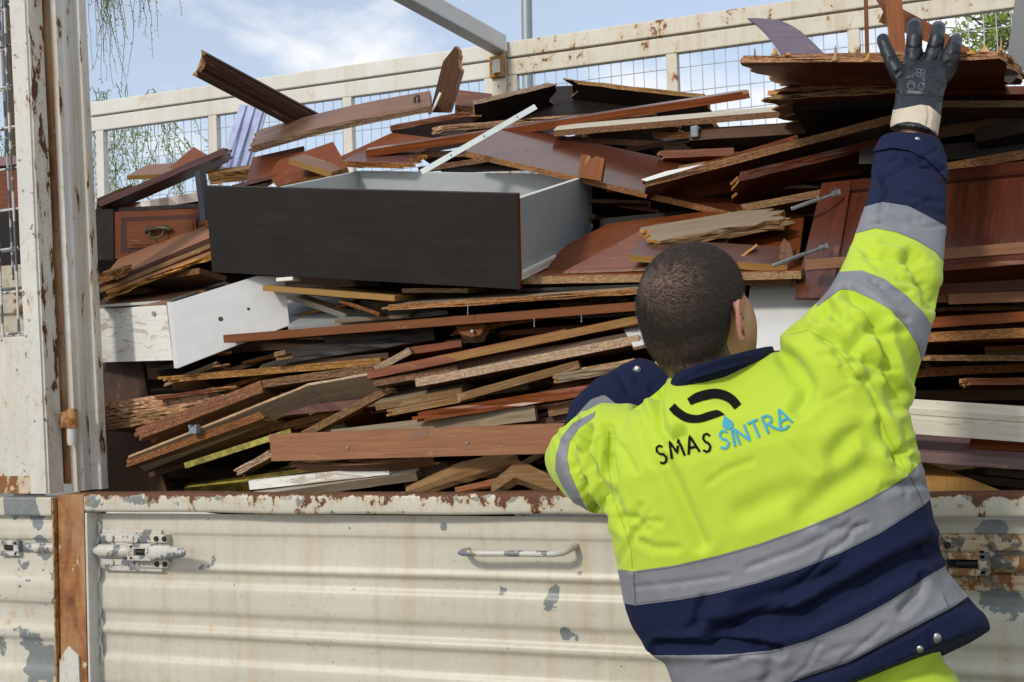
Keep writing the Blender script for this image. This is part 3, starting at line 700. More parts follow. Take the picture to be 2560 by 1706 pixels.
bd('thin mauve strip lying along the back of the rising door stile', zA(596, 1215), zA(805, 1128), 7, .16, 6, 'purplesheen', 'walnut', Y=(.62, .72), name='strip', cat='strip')
sheet('brown board with a pointed corner against the left mesh', [zA(1020, 1040), zA(1185, 900), zA(1250, 938), zA(1345, 990), zA(1300, 1040)], [(0, .95), (1, 1.05), (4, .9)], .018, 'redwood', 'chipbrown')
bd('narrow tan board with a pink face in front of the left mesh', zA(775, 1078), zA(1180, 1058), 11, .16, 24, 'pinkveneer', 'pine', Y=(.86, .9))
bd('raw splintered block with lifting veneer beside the plastic profile', zA(1262, 1072), zA(1562, 1034), 25, .12, 20, 'pine', 'rawwood', Y=(.74, .78), ends=(.02, .03), chipped=.008, name='wood_block', cat='block')
stick('black slotted post standing just left of the grey drawer', zA(1222, 1040), zA(1262, 1345), (.60, .50), rect(.03, .022), 0, 'blackplastic', 'black_post', 'post')
bd('dark cabinet side lying under the rising door stile', zA(690, 1262), zA(1260, 1170), 24, .3, -10, 'mahogany', 'mahogany', Y=(.62, .7))
bd('black board lying level above the panelled drawer', zA(600, 1278), zA(1262, 1246), 10, .25, -6, 'espresso', 'espresso', Y=.60)

# panelled drawer with a drop handle
dr = empty('panelled_drawer', P(400, 640, .55)); tag(dr, 'reddish brown panelled drawer front with an ornate dark drop handle', 'drawer')
c4 = [(284, 530), (524, 520), (524, 634), (284, 648)]
def rectpart(name, x0, x1, y0, y1, Y, th, mat, parent):
    return sheet(name, [(x0, y0 + (x0 - 284) * -.042), (x1, y0 + (x1 - 284) * -.042), (x1, y1 + (x1 - 284) * -.042), (x0, y1 + (x0 - 284) * -.042)], [(0, Y), (1, Y), (3, Y)], th, mat, mat, name, parent=parent)
rectpart('front_frame', 284, 530, 530, 648, .56, .02, 'redwood', dr)
rectpart('groove', 302, 505, 545, 633, .5585, .002, 'mahogany', dr)
fp = rectpart('raised_panel', 318, 490, 557, 622, .553, .010, 'redwood', dr)
rectpart('panel_field', 326, 482, 563, 616, .5495, .004, 'orangewood', fp)
hd_ = MB(); h = P(396, 582, .54); hs = 1 / ppm(h)
hd_.tube([h + Vector((-38 * hs, 0, 4 * hs)), h + Vector((-26 * hs, -.006, 9 * hs)), h + Vector((-8 * hs, -.008, 8 * hs)), h + Vector((8 * hs, -.008, 10 * hs)), h + Vector((26 * hs, -.006, 8 * hs)), h + Vector((38 * hs, 0, 4 * hs))], [.007, .0085, .006, .008, .0085, .007], 8)
hd_.tube([h + Vector((-22 * hs, -.006, 4 * hs)), h + Vector((-18 * hs, -.014, -12 * hs)), h + Vector((0, -.017, -16 * hs)), h + Vector((18 * hs, -.014, -12 * hs)), h + Vector((22 * hs, -.006, 4 * hs))], .0035, 7)
hd_.build('drop_handle', [M['oldbrass']], dr)
sheet('black cabinet side panel between the rusty post and the panelled drawer', [(225, 524), (283, 523), (284, 650), (225, 650)], [(0, .545), (1, .555), (2, .555)], .018, 'espresso', 'espresso', 'black_board', 'panel', grain=(1, 2))

# ---- left middle: veneered boards over the white drawer
bd('brown veneered board with a mauve rounded front edge left of the black drawer', zD(560, 352), zD(1240, 68), 12, .26, 30, 'frontplank', 'purplesheen', Y=(.30, .40))
bd('olive brown lipping under the mauve edged board left of the black drawer', zD(575, 372), zD(1235, 102), 13, .05, -20, 'weathered', 'weathered', Y=(.295, .392), name='edge_lipping', cat='strip')
bd('brown board with a crumbling chipboard edge above the white drawer', zD(588, 412), zD(1228, 165), 15, .24, 28, 'frontplank', 'splinter', Y=(.26, .36), ends=(.02, 0), chipped=.010)
bd('small crumbled chipboard lump beside the rusty post', zD(560, 292), zD(690, 262), 22, .06, 20, 'weathered', 'splinter', Y=.28, ends=(.0, .02), chipped=.008, name='chipboard_lump', cat='chipboard')

wd = empty('white_drawer', P(430, 900, .2)); tag(wd, 'white painted drawer with a peeling side, corner towards the camera', 'drawer')
sheet('front_panel', [zD(992, 452), zD(1482, 300), zD(1640, 306), zD(1668, 585), zD(1385, 692), zD(1024, 832)], [(0, .125), (1, .235), (5, .125)], .017, 'melawhite', 'melawhite', 'front_panel', parent=wd)
sheet('edge_band', [zD(962, 450), zD(992, 450), zD(1025, 833), zD(1004, 832)], [(0, .150), (1, .128), (2, .128)], .004, 'melawhite', 'melawhite', 'edge_band', parent=wd)
sd_ = sheet('side_panel', [zD(500, 494), zD(958, 470), zD(997, 786), zD(520, 800)], [(0, .34), (1, .165), (2, .165)], .016, 'paintworn', 'paintworn', 'side_panel', parent=wd)
for x, y in ((890, 518), (940, 552), (966, 748)):
    q = P(*zD(x, y), .19); o = MB(); o.tube([q + Vector((0, -.004, 0)), q + Vector((0, .004, 0))], .007 if x == 890 else .003, 10); o.build('screw', [M['steel']], sd_)
sheet('top_edge', [zD(500, 470), zD(960, 440), zD(958, 468), zD(500, 493)], [(0, .42), (1, .22), (2, .168)], .01, 'pinkveneer', 'paintworn', 'top_edge', parent=wd)
sheet('bottom_panel', [zD(640, 380), zD(1300, 330), zD(960, 440), zD(560, 468)], [(0, .60), (1, .58), (2, .23)], .008, 'walnut', 'paintworn', 'bottom_panel', parent=wd)
q_ = [P(*zD(992, 452), .125), P(*zD(1482, 300), .235), P(*zD(1024, 832), .125)]; n_ = (q_[1] - q_[0]).cross(q_[2] - q_[0]).normalized()
for x, y, r_ in ((1272, 548, .0065), (1432, 490, .004)):
    q = onplane(*zD(x, y), q_[0], n_); dv = -n_ if n_.y > 0 else n_
    o = MB(); o.tube([q + dv * .0016, q - dv * .004], r_, 12); o.build('knob_hole', [M['oldbrass']], wd)

bd('yellow pine shelf with a white bracket under the black drawer', zD(1515, 352), zE(338, 412), 15, .22, 4, 'pine', 'pine', Y=(.20, .20), name='shelf', cat='shelf')
o = MB(); q = P(*zD(1650, 318), .205); o.box((q.x - .026, q.y - .01, q.z - .006), (q.x + .026, q.y + .03, q.z + .004), bev=.002); o.box((q.x - .004, q.y, q.z + .004), (q.x + .010, q.y + .02, q.z + .010), bev=.002)
tag(o.build('bracket', [M['whiteplastic']]), 'small white plastic bracket on the yellow pine shelf', 'bracket')
sheet('pale grey panel lying back behind the white drawer', [zD(1640, 405), zE(60, 430), zE(640, 498), zD(1660, 598)], [(0, .52), (2, .34), (3, .24)], .012, 'melagrey', 'melagrey', 'panel', 'panel')
bd('whitish moulding slanting down behind the white drawer', zD(1645, 398), zE(60, 520), 14, .05, 10, 'creamplank', 'creamplank', Y=(.36, .30), name='moulding', cat='moulding')
bd('short brown stick poking out under the pine shelf', zE(20, 432), zE(252, 512), 9, .04, 0, 'walnut', 'chipbrown', Y=.22, name='batten', cat='batten')
bd('pale plank end lying on the grey panel under the pine shelf', zE(-10, 552), zE(420, 520), 9, .2, 10, 'melagrey', 'greywood', Y=(.24, .27))

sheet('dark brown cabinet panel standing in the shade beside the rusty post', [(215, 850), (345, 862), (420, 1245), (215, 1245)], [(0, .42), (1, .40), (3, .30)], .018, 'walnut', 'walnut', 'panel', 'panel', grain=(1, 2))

# ---- the grey drawer with the black front
f0, f1 = P(512, 465, .14), P(1292, 484, .13)
u = (f1 - f0).normalized(); Wd = (f1 - f0).length
best = None
for T in np.linspace(0, 45, 91):
    v = Vector((0, 1, 0)); v = (v - u * v.dot(u)).normalized(); v = Matrix.Rotation(RAD(T), 3, u) @ v; n = u.cross(v)
    s0 = f0 + u * (Wd - .006) - n * .018 + v * .018
    for D_ in np.linspace(.25, .6, 36):
        x, y = proj(s0 + v * D_); e = (x - 1497) ** 2 + (y - 435) ** 2
        if best is None or e < best[0]: best = (e, T, D_, v.copy(), n.copy())
_, Tt, Dd, v, n = best
fr = frame(u, v, n, f0); Hd = .238
gd = empty('drawer', f0); tag(gd, 'large grey drawer with a black front, tipped up on the heap', 'drawer')
o = MB(); o.box((0, 0, -Hd), (Wd, .018, 0), bev=.0015); o.build('front_panel', [M['blackfront']], gd, mw=fr)
o = MB(); o.box((Wd - .0015, .001, -Hd + .001), (Wd + .0012, .017, -.001)); o.build('edge_band', [M['mahogany']], gd, mw=fr)
o = MB(); o.box((Wd - .022, .0185, -.205), (Wd - .008, Dd, -.018), bev=.001); rp = o.build('side_panel', [M['melagrey']], gd, mw=fr)
o = MB(); o.box((Wd - .0225, .0186, -.0179), (Wd - .0075, Dd, -.0164)); o.build('edge_band', [M['melawhite']], rp, mw=fr)
o = MB(); o.box((.13, .0185, -.205), (.145, Dd, -.018), bev=.001); o.build('side_panel', [M['drawerinside']], gd, mw=fr)
o = MB(); o.box((.1455, Dd - .014, -.200), (Wd - .0225, Dd, -.018), bev=.001); bp = o.build('back_panel', [M['drawerinside']], gd, mw=fr)
o = MB(); o.box((.1455, Dd - .0142, -.0179), (Wd - .0225, Dd + .0002, -.0166)); o.build('edge_band', [M['melawhite']], bp, mw=fr)
o = MB(); o.box((.145, .019, -.200), (Wd - .0225, Dd - .0145, -.194)); o.build('bottom_panel', [M['drawerinside']], gd, mw=fr)
o = MB(); o.prism([(-.212, 0), (-.212, .012), (-.196, .012), (-.196, .009), (-.208, .009), (-.208, 0)], 1)
o = MB(); o.box((Wd - .0075, .02, -.206), (Wd + .003, Dd, -.196), bev=.002); o.box((Wd - .0075, .02, -.218), (Wd + .0005, Dd, -.2062)); sr = o.build('runner', [M['whiteplastic']], gd, mw=fr)
o = MB(); o.tube([(Wd - .0055, Dd - .004, -.196), (Wd + .006, Dd - .004, -.196)], .011, 14); o.tube([(Wd + .0061, Dd - .004, -.196), (Wd + .009, Dd - .004, -.196)], .005, 10); o.build('roller', [M['whiteplastic']], sr, mw=fr)
for zz in (-.045, -.165):
    o = MB(); o.tube([(Wd - .0078, Dd - .008, zz), (Wd - .005, Dd - .008, zz)], .006, 10); o.build('cover_cap', [M['melawhite']], rp, mw=fr)

# ---- upper middle
bd('pink board with a pale chipboard edge and two black clips in front of the mesh', zA(1515, 903), zB(580, 648), 17, .20, 32, 'pinkveneer', 'chippale', Y=(.78, .98), ends=(.02, 0), chipped=.003, bow=.010)
for (x, y), hgt in ((zA(1790, 850), .030), (zB(500, 640), .026)):
    q = P(x, y, .90 if x < 900 else 1.02); o = MB(); o.box((q.x - .014, q.y - .008, q.z - .004), (q.x + .014, q.y + .010, q.z + .002), bev=.0015); o.box((q.x + .002, q.y - .005, q.z + .002), (q.x + .007, q.y + .007, q.z + hgt), bev=.002)
    o.box((q.x - .008, q.y - .005, q.z + hgt), (q.x + .007, q.y + .007, q.z + hgt + .005), bev=.002)
    if x > 900: o.box((q.x - .013, q.y - .005, q.z + .002), (q.x - .008, q.y + .007, q.z + hgt), bev=.002)
    tag(o.build('clip', [M['blackplastic']]), 'black plastic hook clip near the torn end of the pink board' if x < 900 else 'black double clip by the upper end of the pink board', 'clip')
sheet('broken board standing upright with a screw left of the centre post', [zB(575, 690), zB(655, 378), zB(730, 284), zB(752, 310), zB(750, 388), zB(767, 438), zB(690, 692)], [(0, 1.10), (1, 1.06), (6, 1.10)], .026, 'walnut', 'pinkveneer', jag={3: .006, 4: .012}, grain=(0, 1))
o = MB(); o.tube([P(*zB(640, 572), 1.05), P(*zB(605, 650), 1.03), P(*zB(572, 700), 1.02)], .005, 7); tag(o.build('cord', [M['whiteplastic']]), 'pale bent cord hanging on the upright broken board', 'cord')
sheet('red brown block behind the upright broken board', [zB(735, 550), zB(955, 575), zB(958, 600), zB(900, 652), zB(728, 645)], [(0, 1.35), (1, 1.35), (3, 1.2)], .03, 'redwood', 'splinter', jag={3: .012})
bd('dark red board with a torn right end under the pink board', zB(330, 770), zB(885, 662), 14, .3, -4, 'redwood', 'redwood', Y=(.95, 1.02), ends=(0, .05), chipped=.003)
bd('roof shaped dark panel, left half with its chipboard edge up', zB(835, 618), zB(1345, 495), 15, .30, -28, 'espresso', 'chippale', Y=(1.02, 1.16), ends=(.0, .05), chipped=.003)
bd('roof shaped dark panel, long right half with its edge up', zB(1380, 478), zC(190, 582), 13, .36, -26, 'espresso', 'chipgold', Y=(1.17, 1.10), ends=(.06, .02), chipped=.004)
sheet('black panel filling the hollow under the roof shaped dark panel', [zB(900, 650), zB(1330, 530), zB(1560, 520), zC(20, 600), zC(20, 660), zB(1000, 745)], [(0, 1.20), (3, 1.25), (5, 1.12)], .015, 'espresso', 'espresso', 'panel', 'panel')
bd('long mauve brown bar running up to the right across the heap', zB(178, 922), zC(425, 556), 19, .055, 20, 'purplesheen', 'redwood', Y=(.70, .95), ends=(0, .02), name='bar', cat='bar')
bd('long torn chipboard strip behind the mauve brown bar', zB(548, 775), zB(1950, 660), 17, .18, 4, 'redwood', 'chipgold', Y=(.86, 1.0), ends=(.05, 0), chipped=.007)
bd('second torn chipboard strip with a ragged left end behind the silver strip', zB(780, 770), zB(1600, 715), 22, .08, 2, 'redwood', 'splinter', Y=(.92, .98), ends=(.06, 0), chipped=.009)
bd('cream topped chipboard bar reaching towards the glove', zB(1330, 800), zC(955, 652), 16, .07, 24, 'creamplank', 'chipgold', Y=(.78, .84), ends=(0, 0), name='bar', cat='bar')
bd('dark underside board beneath the cream topped bar', zB(1230, 832), zC(40, 872), 15, .3, -8, 'walnut', 'chipbrown', Y=(.86, .92))
sheet('short mauve board with a raw broken end under the cream topped bar', [zB(1310, 812), zB(1425, 838), zB(1285, 930), zB(1160, 922)], [(0, .88), (1, .88), (3, .70)], .017, 'purplesheen', 'chipgold', jag={1: .006}, grain=(0, 3))
bd('long board with a glossy red top and tan edge sloping down behind the drawer', zB(795, 926), zC(412, 1322), 16, .25, 30, 'glossred', 'chipgold', Y=(.62, .62), name='board')
sheet('reddish two pronged stub behind the drawer corner', [zB(1480, 1085), zB(1500, 948), zB(1548, 950), zB(1568, 978), zB(1590, 955), zB(1645, 972), zB(1622, 1110)], [(0, .60), (1, .60), (6, .60)], .02, 'orangewood', 'orangewood', 'stub', 'block', grain=(0, 1))
A_ = zB(520, 1053); B_ = zB(1222, 650)
al = stick('silver aluminium strip with screw holes sticking up behind the drawer', A_, B_, (.50, .64), [(0, -.011), (.002, -.011), (.002, .003), (.009, .004), (.009, .009), (.004, .010), (0, .006)], -10, 'alu', 'metal_strip', 'strip', endmat='alu')
for s in (.26, .55, .84):
    q = P(A_[0] + (B_[0] - A_[0]) * s, A_[1] + (B_[1] - A_[1]) * s + 1, .50 + .14 * s - .004); o = MB(); o.tube([q, q + Vector((0, .003, 0))], .0019, 8); o.build('screw_hole', [M['darkvoid']], al)
sheet('red brown sheet lying under the mauve brown bar behind the drawer', [zB(-40, 990), zB(340, 815), zB(590, 845), zB(520, 960), zB(150, 1010)], [(0, .74), (1, .92), (4, .72)], .012, 'redwood', 'chipbrown')
bd('short board with a torn right end behind the drawer back', zB(35, 988), zB(470, 1002), 15, .13, 24, 'purplesheen', 'chipgold', Y=.66, ends=(0, .05), chipped=.004)
bd('brown board just above the drawer back behind the silver strip', zB(520, 930), zB(1160, 905), 16, .3, 0, 'walnut', 'chipbrown', Y=(.78, .84))
sheet('red brown sheet under the pink board beside the plastic profile', [zA(1545, 965), zA(1862, 895), zA(1850, 955), zA(1640, 1120), zA(1500, 1150)], [(0, .84), (1, .92), (3, .66)], .012, 'redwood', 'chipbrown')
sheet('dark red leaning panel under the pink board', [zA(1700, 985), zA(2040, 868), zA(2130, 1030), zA(1700, 1140), zA(1650, 1075)], [(0, .72), (1, .80), (3, .62)], .016, 'redwood', 'pine')
bd('light tan batten slanting in front of the dark red leaning panel', zA(1772, 972), zA(2030, 1058), 14, .10, 16, 'pinkveneer', 'pine', Y=(.60, .62), name='batten', cat='batten')
bd('mauve edged board lying behind the back left corner of the drawer', zA(1420, 1135), zA(1700, 1065), 9, .2, 14, 'redwood', 'purplesheen', Y=(.6, .66))

# ---- right of the drawer, upper
bd('long chipboard plank with a white chipped tip reaching up to the wrist', zB(1868, 1106), zC(1420, 672), 20, .22, -6, 'mahogany', 'chipgold', Y=(.52, .66), ends=(.012, 0), chipped=.003)
sheet('white laminate flake on the tip of the long chipboard plank', [zB(1868, 1100), zB(2020, 1050), zC(150, 1003), zC(60, 1035), zB(1900, 1112)], [(0, .513), (2, .535), (4, .513)], .002, 'melawhite', 'melawhite', 'flake', 'flake')
bd('reddish rounded moulding lying on top of the long chipboard plank', zC(-60, 1058), zC(720, 826), 13, .06, 8, 'redwood', 'redwood', Y=(.60, .66), ends=(0, .03), name='moulding', cat='moulding')
bd('dark red board with a crumbled left end under the long chipboard plank', zC(300, 1072), zC(1330, 818), 24, .22, -14, 'mahogany', 'mahogany', Y=(.56, .66), ends=(.03, 0), chipped=.003)
bd('wide dark board deep under the long chipboard plank', zC(-150, 1150), zC(1150, 960), 46, .3, -24, 'espresso', 'mahogany', Y=(.66, .74))
bd('dull tan board behind the upper hinge', zC(370, 1256), zC(890, 1155), 19, .2, -8, 'walnut', 'chipbrown', Y=.54, ends=(.01, 0))
bd('black glossy board lying level over the sloping tan edged board', zB(1620, 1340), zC(420, 1250), 40, .2, -30, 'espresso', 'espresso', Y=(.66, .66))
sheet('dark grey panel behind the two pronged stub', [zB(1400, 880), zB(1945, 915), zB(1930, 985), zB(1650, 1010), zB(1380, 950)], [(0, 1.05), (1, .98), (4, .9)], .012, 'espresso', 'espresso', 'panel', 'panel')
bd('dark red piece wedged above the long chipboard plank', zB(1960, 925), zC(330, 905), 20, .2, -10, 'redwood', 'redwood', Y=(.80, .82), ends=(.02, 0))
bd('short dark board under the cream topped bar beside the grey end cap', zC(60, 790), zC(820, 740), 34, .24, -20, 'espresso', 'walnut', Y=(.84, .86))
o = MB(); q = P(*zC(92, 808), .83); o.box((q.x - .011, q.y - .012, q.z - .018), (q.x + .011, q.y + .03, q.z + .016), bev=.004); tag(o.build('end_cap', [M['greyplastic']]), 'small blue grey plastic end cap under the cream topped bar', 'end cap')

# ---- top right: the board in the worker's grip and its neighbours
hb_ = bd('chipboard panel with splintered upper edge gripped by the glove', zC(340, 340), zC(2000, 306), 21, .30, 2, 'mahogany', 'chipgold', Y=(.34, .22), ends=(.03, .015), chipped=.006, name='gripped_panel', cat='panel')
for x, y0, y1, w_ in ((455, 345, 295, 5), (580, 335, 288, 26), (950, 372, 275, 20), (1150, 372, 318, 24), (1865, 320, 268, 30), (1965, 310, 215, 9), (660, 340, 318, 22), (1780, 330, 300, 30)):
    Yk = .34 - .12 * (x - 340) / 1660 - .004
    sheet('splinter%d' % x, [zC(x - w_, y0), zC(x - w_ * .3, (y0 + y1) / 2), zC(x, y1), zC(x + w_ * .5, (y0 + y1) / 2 - 4), zC(x + w_, y0)], [(0, Yk), (2, Yk), (4, Yk - .001)], .006, 'splinter', 'splinter', 'splinter', parent=hb_)
bl = [zC(414, 112), zC(470, 111), zC(530, 116), zC(590, 123), zC(640, 136), zC(690, 160), zC(740, 192), zC(785, 232), zC(825, 270), zC(860, 305), zC(882, 330), zC(618, 334), zC(590, 290), zC(555, 240), zC(515, 195), zC(470, 152)]
sheet('curved purplish grey plywood offcut shaped like a blade behind the gripped panel', bl, [(0, .74), (10, .60), (11, .62)], .006, 'bluegrey', 'bluegrey', 'plywood_offcut', 'offcut')
stick('thin reddish lath standing behind the gripped panel', (2168, 140), (2163, -60), (.56, .56), [(0, -.005), (.006, -.005), (.006, .005), (0, .005)], 0, 'orangewood', 'lath', 'lath')
stick('wide reddish lath standing behind the thumb of the glove', (2246, 150), (2230, -60), (.52, .52), [(0, -.019), (.008, -.019), (.008, .019), (0, .019)], 0, 'orangewood', 'lath', 'lath', torn=(.02, .0))
ll = sheet('slanting brown grooved lath behind the fingers of the glove', [(2180, -20), (2214, 0), (2330, 62), (2432, 128), (2380, 132), (2196, 55), (2208, 30), (2190, 0)], [(0, .66), (3, .60), (5, .66)], .008, 'orangewood', 'orangewood', 'lath', 'lath', grain=(1, 3))
bd('split board with a ragged left end under the gripped panel', zC(575, 492), zC(1980, 470), 10, .25, -4, 'mahogany', 'redwood', Y=(.60, .52), ends=(.05, 0), chipped=.004)
bd('frayed chipboard board below the split one, left end in splinters', zC(482, 586), zC(1420, 530), 13, .25, -4, 'mahogany', 'chipgold', Y=(.62, .58), ends=(.06, 0), chipped=.006)
bd('dark torn strip between the split board and the frayed one', zC(520, 540), zC(1380, 510), 12, .12, -4, 'mahogany', 'chipbrown', Y=(.62, .58), ends=(.07, 0), chipped=.008)
bd('dark panel under the frayed board behind the wrist', zC(700, 612), zC(1900, 560), 30, .30, -16, 'espresso', 'espresso', Y=(.68, .60))
sheet('tall whitish board cutting off the upper edge beside the fingers', [(2541, -30), (2680, -30), (2680, 60), (2562, 172), (2524, 211), (2510, 202)], [(0, .30), (4, .42), (2, .30)], .018, 'melagrey', 'pine', grain=(0, 5))
bd('tan edged board running level to the frame edge below the gripped panel', zC(1500, 618), (2700, 250), 18, .3, -6, 'mahogany', 'chipbrown', Y=(.58, .50))
bd('dark red board behind the fingers under the gripped panel', (2330, 218), (2720, 212), 24, .3, -20, 'mahogany', 'mahogany', Y=(.62, .58))
bd('greyish dark plank above the gap of sky beside the wrist', (2300, 326), (2700, 258), 32, .3, -14, 'espresso', 'walnut', Y=(.66, .60), ends=(0, 0))
bd('black glossy offcut right of the gap of sky', (2436, 322), (2700, 268), 40, .3, -22, 'espresso', 'espresso', Y=(.56, .52))
bd('long black board under the gap of sky', (2150, 372), (2720, 338), 44, .3, -16, 'espresso', 'espresso', Y=(.62, .56))
bd('dull chipboard edge just above the cabinet door', (2180, 440), (2720, 345), 25, .3, -10, 'mahogany', 'chipbrown', Y=(.58, .50))

# cabinet door with two cup hinges
dp = [(2055, 458), (2700, 388), (2700, 628), (2016, 700), (1986, 742)]
pl_ = [(0, .50), (1, .42), (4, .26)]
door = sheet('door', [(2055, 458), (2700, 388), (2700, 632), (2100, 690), (2084, 744), (1986, 744)], [(0, .50), (1, .42), (5, .26)], .010, 'glossred', 'mahogany', 'cupboard_front', 'door', grain=(0, 5))
tag(door, 'glossy mahogany cabinet door with steel hinges behind the raised arm', 'door')
def dsub(name, pts, off, mat, th=.012, gr=(0, 1)):
    q = [P(2055, 458, .50), P(2700, 388, .42), P(1986, 744, .26)]; n_ = (q[1] - q[0]).cross(q[2] - q[0]).normalized()
    if n_.dot(q[0] - CAM) > 0: n_ = -n_
    p0 = q[0] + n_ * off; W = [onplane(x, y, p0, n_) for x, y in pts]; u_ = (W[gr[1]] - W[gr[0]]).normalized(); fr_ = frame(u_, n_.cross(u_), n_, W[0]); inv = fr_.inverted()
    loc = [inv @ p for p in W]; k = len(loc)
    me = mesh(name, [Vector((p.x, p.y, 0)) for p in loc] + [Vector((p.x, p.y, -th)) for p in loc], [tuple(range(k)), tuple(range(2*k-1, k-1, -1))] + [(i, k+i, k+(i+1) % k, (i+1) % k) for i in range(k)], [M[mat]]); recalc(me)
    return link(name, me, door, fr_), fr_
dsub('stile', [(2055, 458), (2129, 450), (2078, 746), (1986, 744)], .010, 'glossred', .009, (0, 3))
dsub('top_rail', [(2130, 450), (2700, 388), (2700, 420), (2126, 476)], .010, 'glossred', .009)
dsub('bottom_rail', [(2098, 662), (2700, 600), (2700, 640), (2094, 700)], .008, 'mahogany', .007)
for (ax, ay), (bx_, by_) in ((zC(680, 1282), zC(968, 1178)), (zF(535, 242), zF(838, 128))):
    Yh_ = .42 if ay < 600 else .30
    a3, m3, b3 = P(ax, ay, Yh_ - .07), P(ax + .62 * (bx_ - ax), ay + .62 * (by_ - ay), Yh_ - .045), P(bx_, by_, Yh_ - .010)
    hg = empty('hinge', m3, door)
    for p, q_, w_, h_, nm in ((a3, m3, .0048, .0024, 'arm'), (m3, b3, .0040, .0022, 'cup')):
        uu = (q_ - p); ln = uu.length; uu.normalize(); vv = Vector((0, 0, 1)); vv = (vv - uu * vv.dot(uu)).normalized(); nn = uu.cross(vv)
        o = MB(); o.box((0, -w_, -h_), (ln, w_, h_), bev=.0025)
        if nm == 'arm': o.box((.012, -.004, -h_ - .003), (ln - .01, .004, -h_ + .0001), bev=.001)
        else: o.box((ln - .020, -w_ * 1.9, -h_ * .6), (ln + .008, w_ * 1.9, h_ * .6), bev=.002)
        o.build(nm, [M['steel']], hg, mw=frame(uu, vv, nn, p))
    for s in (-.6, .6):
        q2 = b3 + Vector((-.004, -.008, s * .012)); o = MB(); o.tube([q2, q2 + Vector((0, .005, 0))], .004, 8); o.build('screw', [M['rawsteel']], hg)

bd('light brown rail lying across the lower part of the cabinet door', zF(720, 208), (2720, 592), 27, .03, 0, 'frontplank', 'frontplank', Y=(.20, .10), name='rail', cat='rail')
bd('dark moulding just under the light brown rail at the frame edge', (2270, 672), (2720, 632), 14, .2, -6, 'mahogany', 'redwood', Y=(.18, .12), name='moulding', cat='moulding')
bd('dark red board tilted down below the cabinet door at the frame edge', (2180, 700), (2720, 668), 48, .02, 0, 'redwood', 'redwood', Y=(.33, .33))
bd('brown edged board with a stepped end under the cabinet door', (2371, 736), (2720, 722), 26, .25, 4, 'redwood', 'frontplank', Y=(.25, .25))
bd('short tan board end tucked behind the sleeve under the cabinet door', (2200, 738), (2420, 733), 22, .2, 2, 'redwood', 'chipbrown', Y=.285)
bd('reddish rail above the golden chipboard edge right of the sleeve', (2180, 806), (2720, 768), 25, .25, 4, 'redwood', 'redwood', Y=(.25, .22), name='rail', cat='rail')
bd('golden chipboard edge right of the raised sleeve', (2180, 838), (2720, 812), 24, .3, -3, 'redwood', 'chipgold', Y=(.24, .21))
sheet('whitish panel leaning under the lower hinge behind the face', [(1880, 690), (1985, 705), (2070, 760), (2020, 880), (1850, 880)], [(0, .42), (2, .36), (4, .28)], .014, 'melawhite', 'chippale', 'panel', 'panel')
bd('thin brown board edge under the whitish panel beside the collar', (1880, 878), (2120, 872), 9, .2, 0, 'redwood', 'chipbrown', Y=.26)
bd('red board below the whitish panel beside the collar', (1880, 892), (2120, 886), 12, .2, 0, 'redwood', 'redwood', Y=.25)
ob = bd('orange pine box corner in the dark gap right of the sleeve', (2462, 876), (2720, 862), 30, .16, 0, 'pine', 'pine', Y=(.42, .40), name='pine_box', cat='box')
bd('dim brown batten in the dark gap right of the sleeve', (2180, 930), (2720, 900), 20, .2, 0, 'walnut', 'chipbrown', Y=.36, name='batten', cat='batten')
pk = [(0, -.072), (.018, -.072), (.022, -.066), (.022, 0), (.010, .002), (.006, -.004), (.004, -.016), (-.001, -.018), (-.001, -.030), (.001, -.032), (0, -.040)]
stick('cream moulded plank right of the worker above the drop side', (2210, 996), (2720, 1029), (.13, .10), pk, 0, 'creamplank', 'plank', 'plank')
bd('mauve brown board under the cream moulded plank', (2200, 1122), (2720, 1160), 27, .25, 6, 'mauve', 'mauve', Y=(.16, .12))
sheet('thin oak veneer fan lying on the rim right of the worker', [(2250, 1140), (2320, 1158), (2400, 1187), (2500, 1226), (2500, 1240), (2250, 1240)], [(0, .30), (3, .14), (5, .12)], .004, 'pine', 'pine', 'veneer_sheet', 'veneer', grain=(0, 5))

# ---- middle band, under the drawer and behind the head
sheet('large red glossy panel lying flat to the right of the drawer', [(1318, 700), (1420, 610), (1520, 560), (1900, 512), (2010, 540), (1990, 700)], [(0, .33), (3, .66), (5, .33)], .016, 'redwood', 'chipbrown', 'panel', 'panel', grain=(0, 3))
sheet('thin striped veneer sheet with a pale chipped edge behind the head', [(1408, 680), (1640, 557), (1862, 549), (1760, 668)], [(0, .285), (1, .56), (3, .29)], .005, 'stripedveneer', 'chippale', 'veneer_sheet', 'veneer', jag={0: .004}, grain=(0, 3))
bd('grey brown weathered plank with a rotten end above the head', zE(1800, 108), zC(700, 1336), 24, .14, 26, 'greywood', 'weathered', Y=(.32, .46), ends=(.03, .05), chipped=.010, name='plank', cat='plank')
bd('weathered block with a mauve top behind the crown of the head', zE(1690, 178), (1968, 664), 18, .13, 24, 'purplesheen', 'pine', Y=(.27, .27), name='wood_block', cat='block')
sheet('little pointed chipboard stub beside the lower hinge', [zF(570, 190), zF(575, 130), zF(600, 85), zF(635, 115), zF(655, 190), zF(610, 215)], [(0, .30), (2, .34), (4, .30)], .03, 'chipbrown', 'splinter', 'stub', 'block', grain=(0, 2))
bd('thin pale splinter leaning under the weathered plank', zF(320, 205), zF(440, 115), 6, .02, 0, 'pine', 'pine', Y=(.30, .34), name='splinter', cat='splinter')
bd('long tan edged board passing behind the head from the drawer side', (1306, 693), (2002, 678), 19, .3, 12, 'redwood', 'chipgold', Y=(.25, .25), chipped=.002)
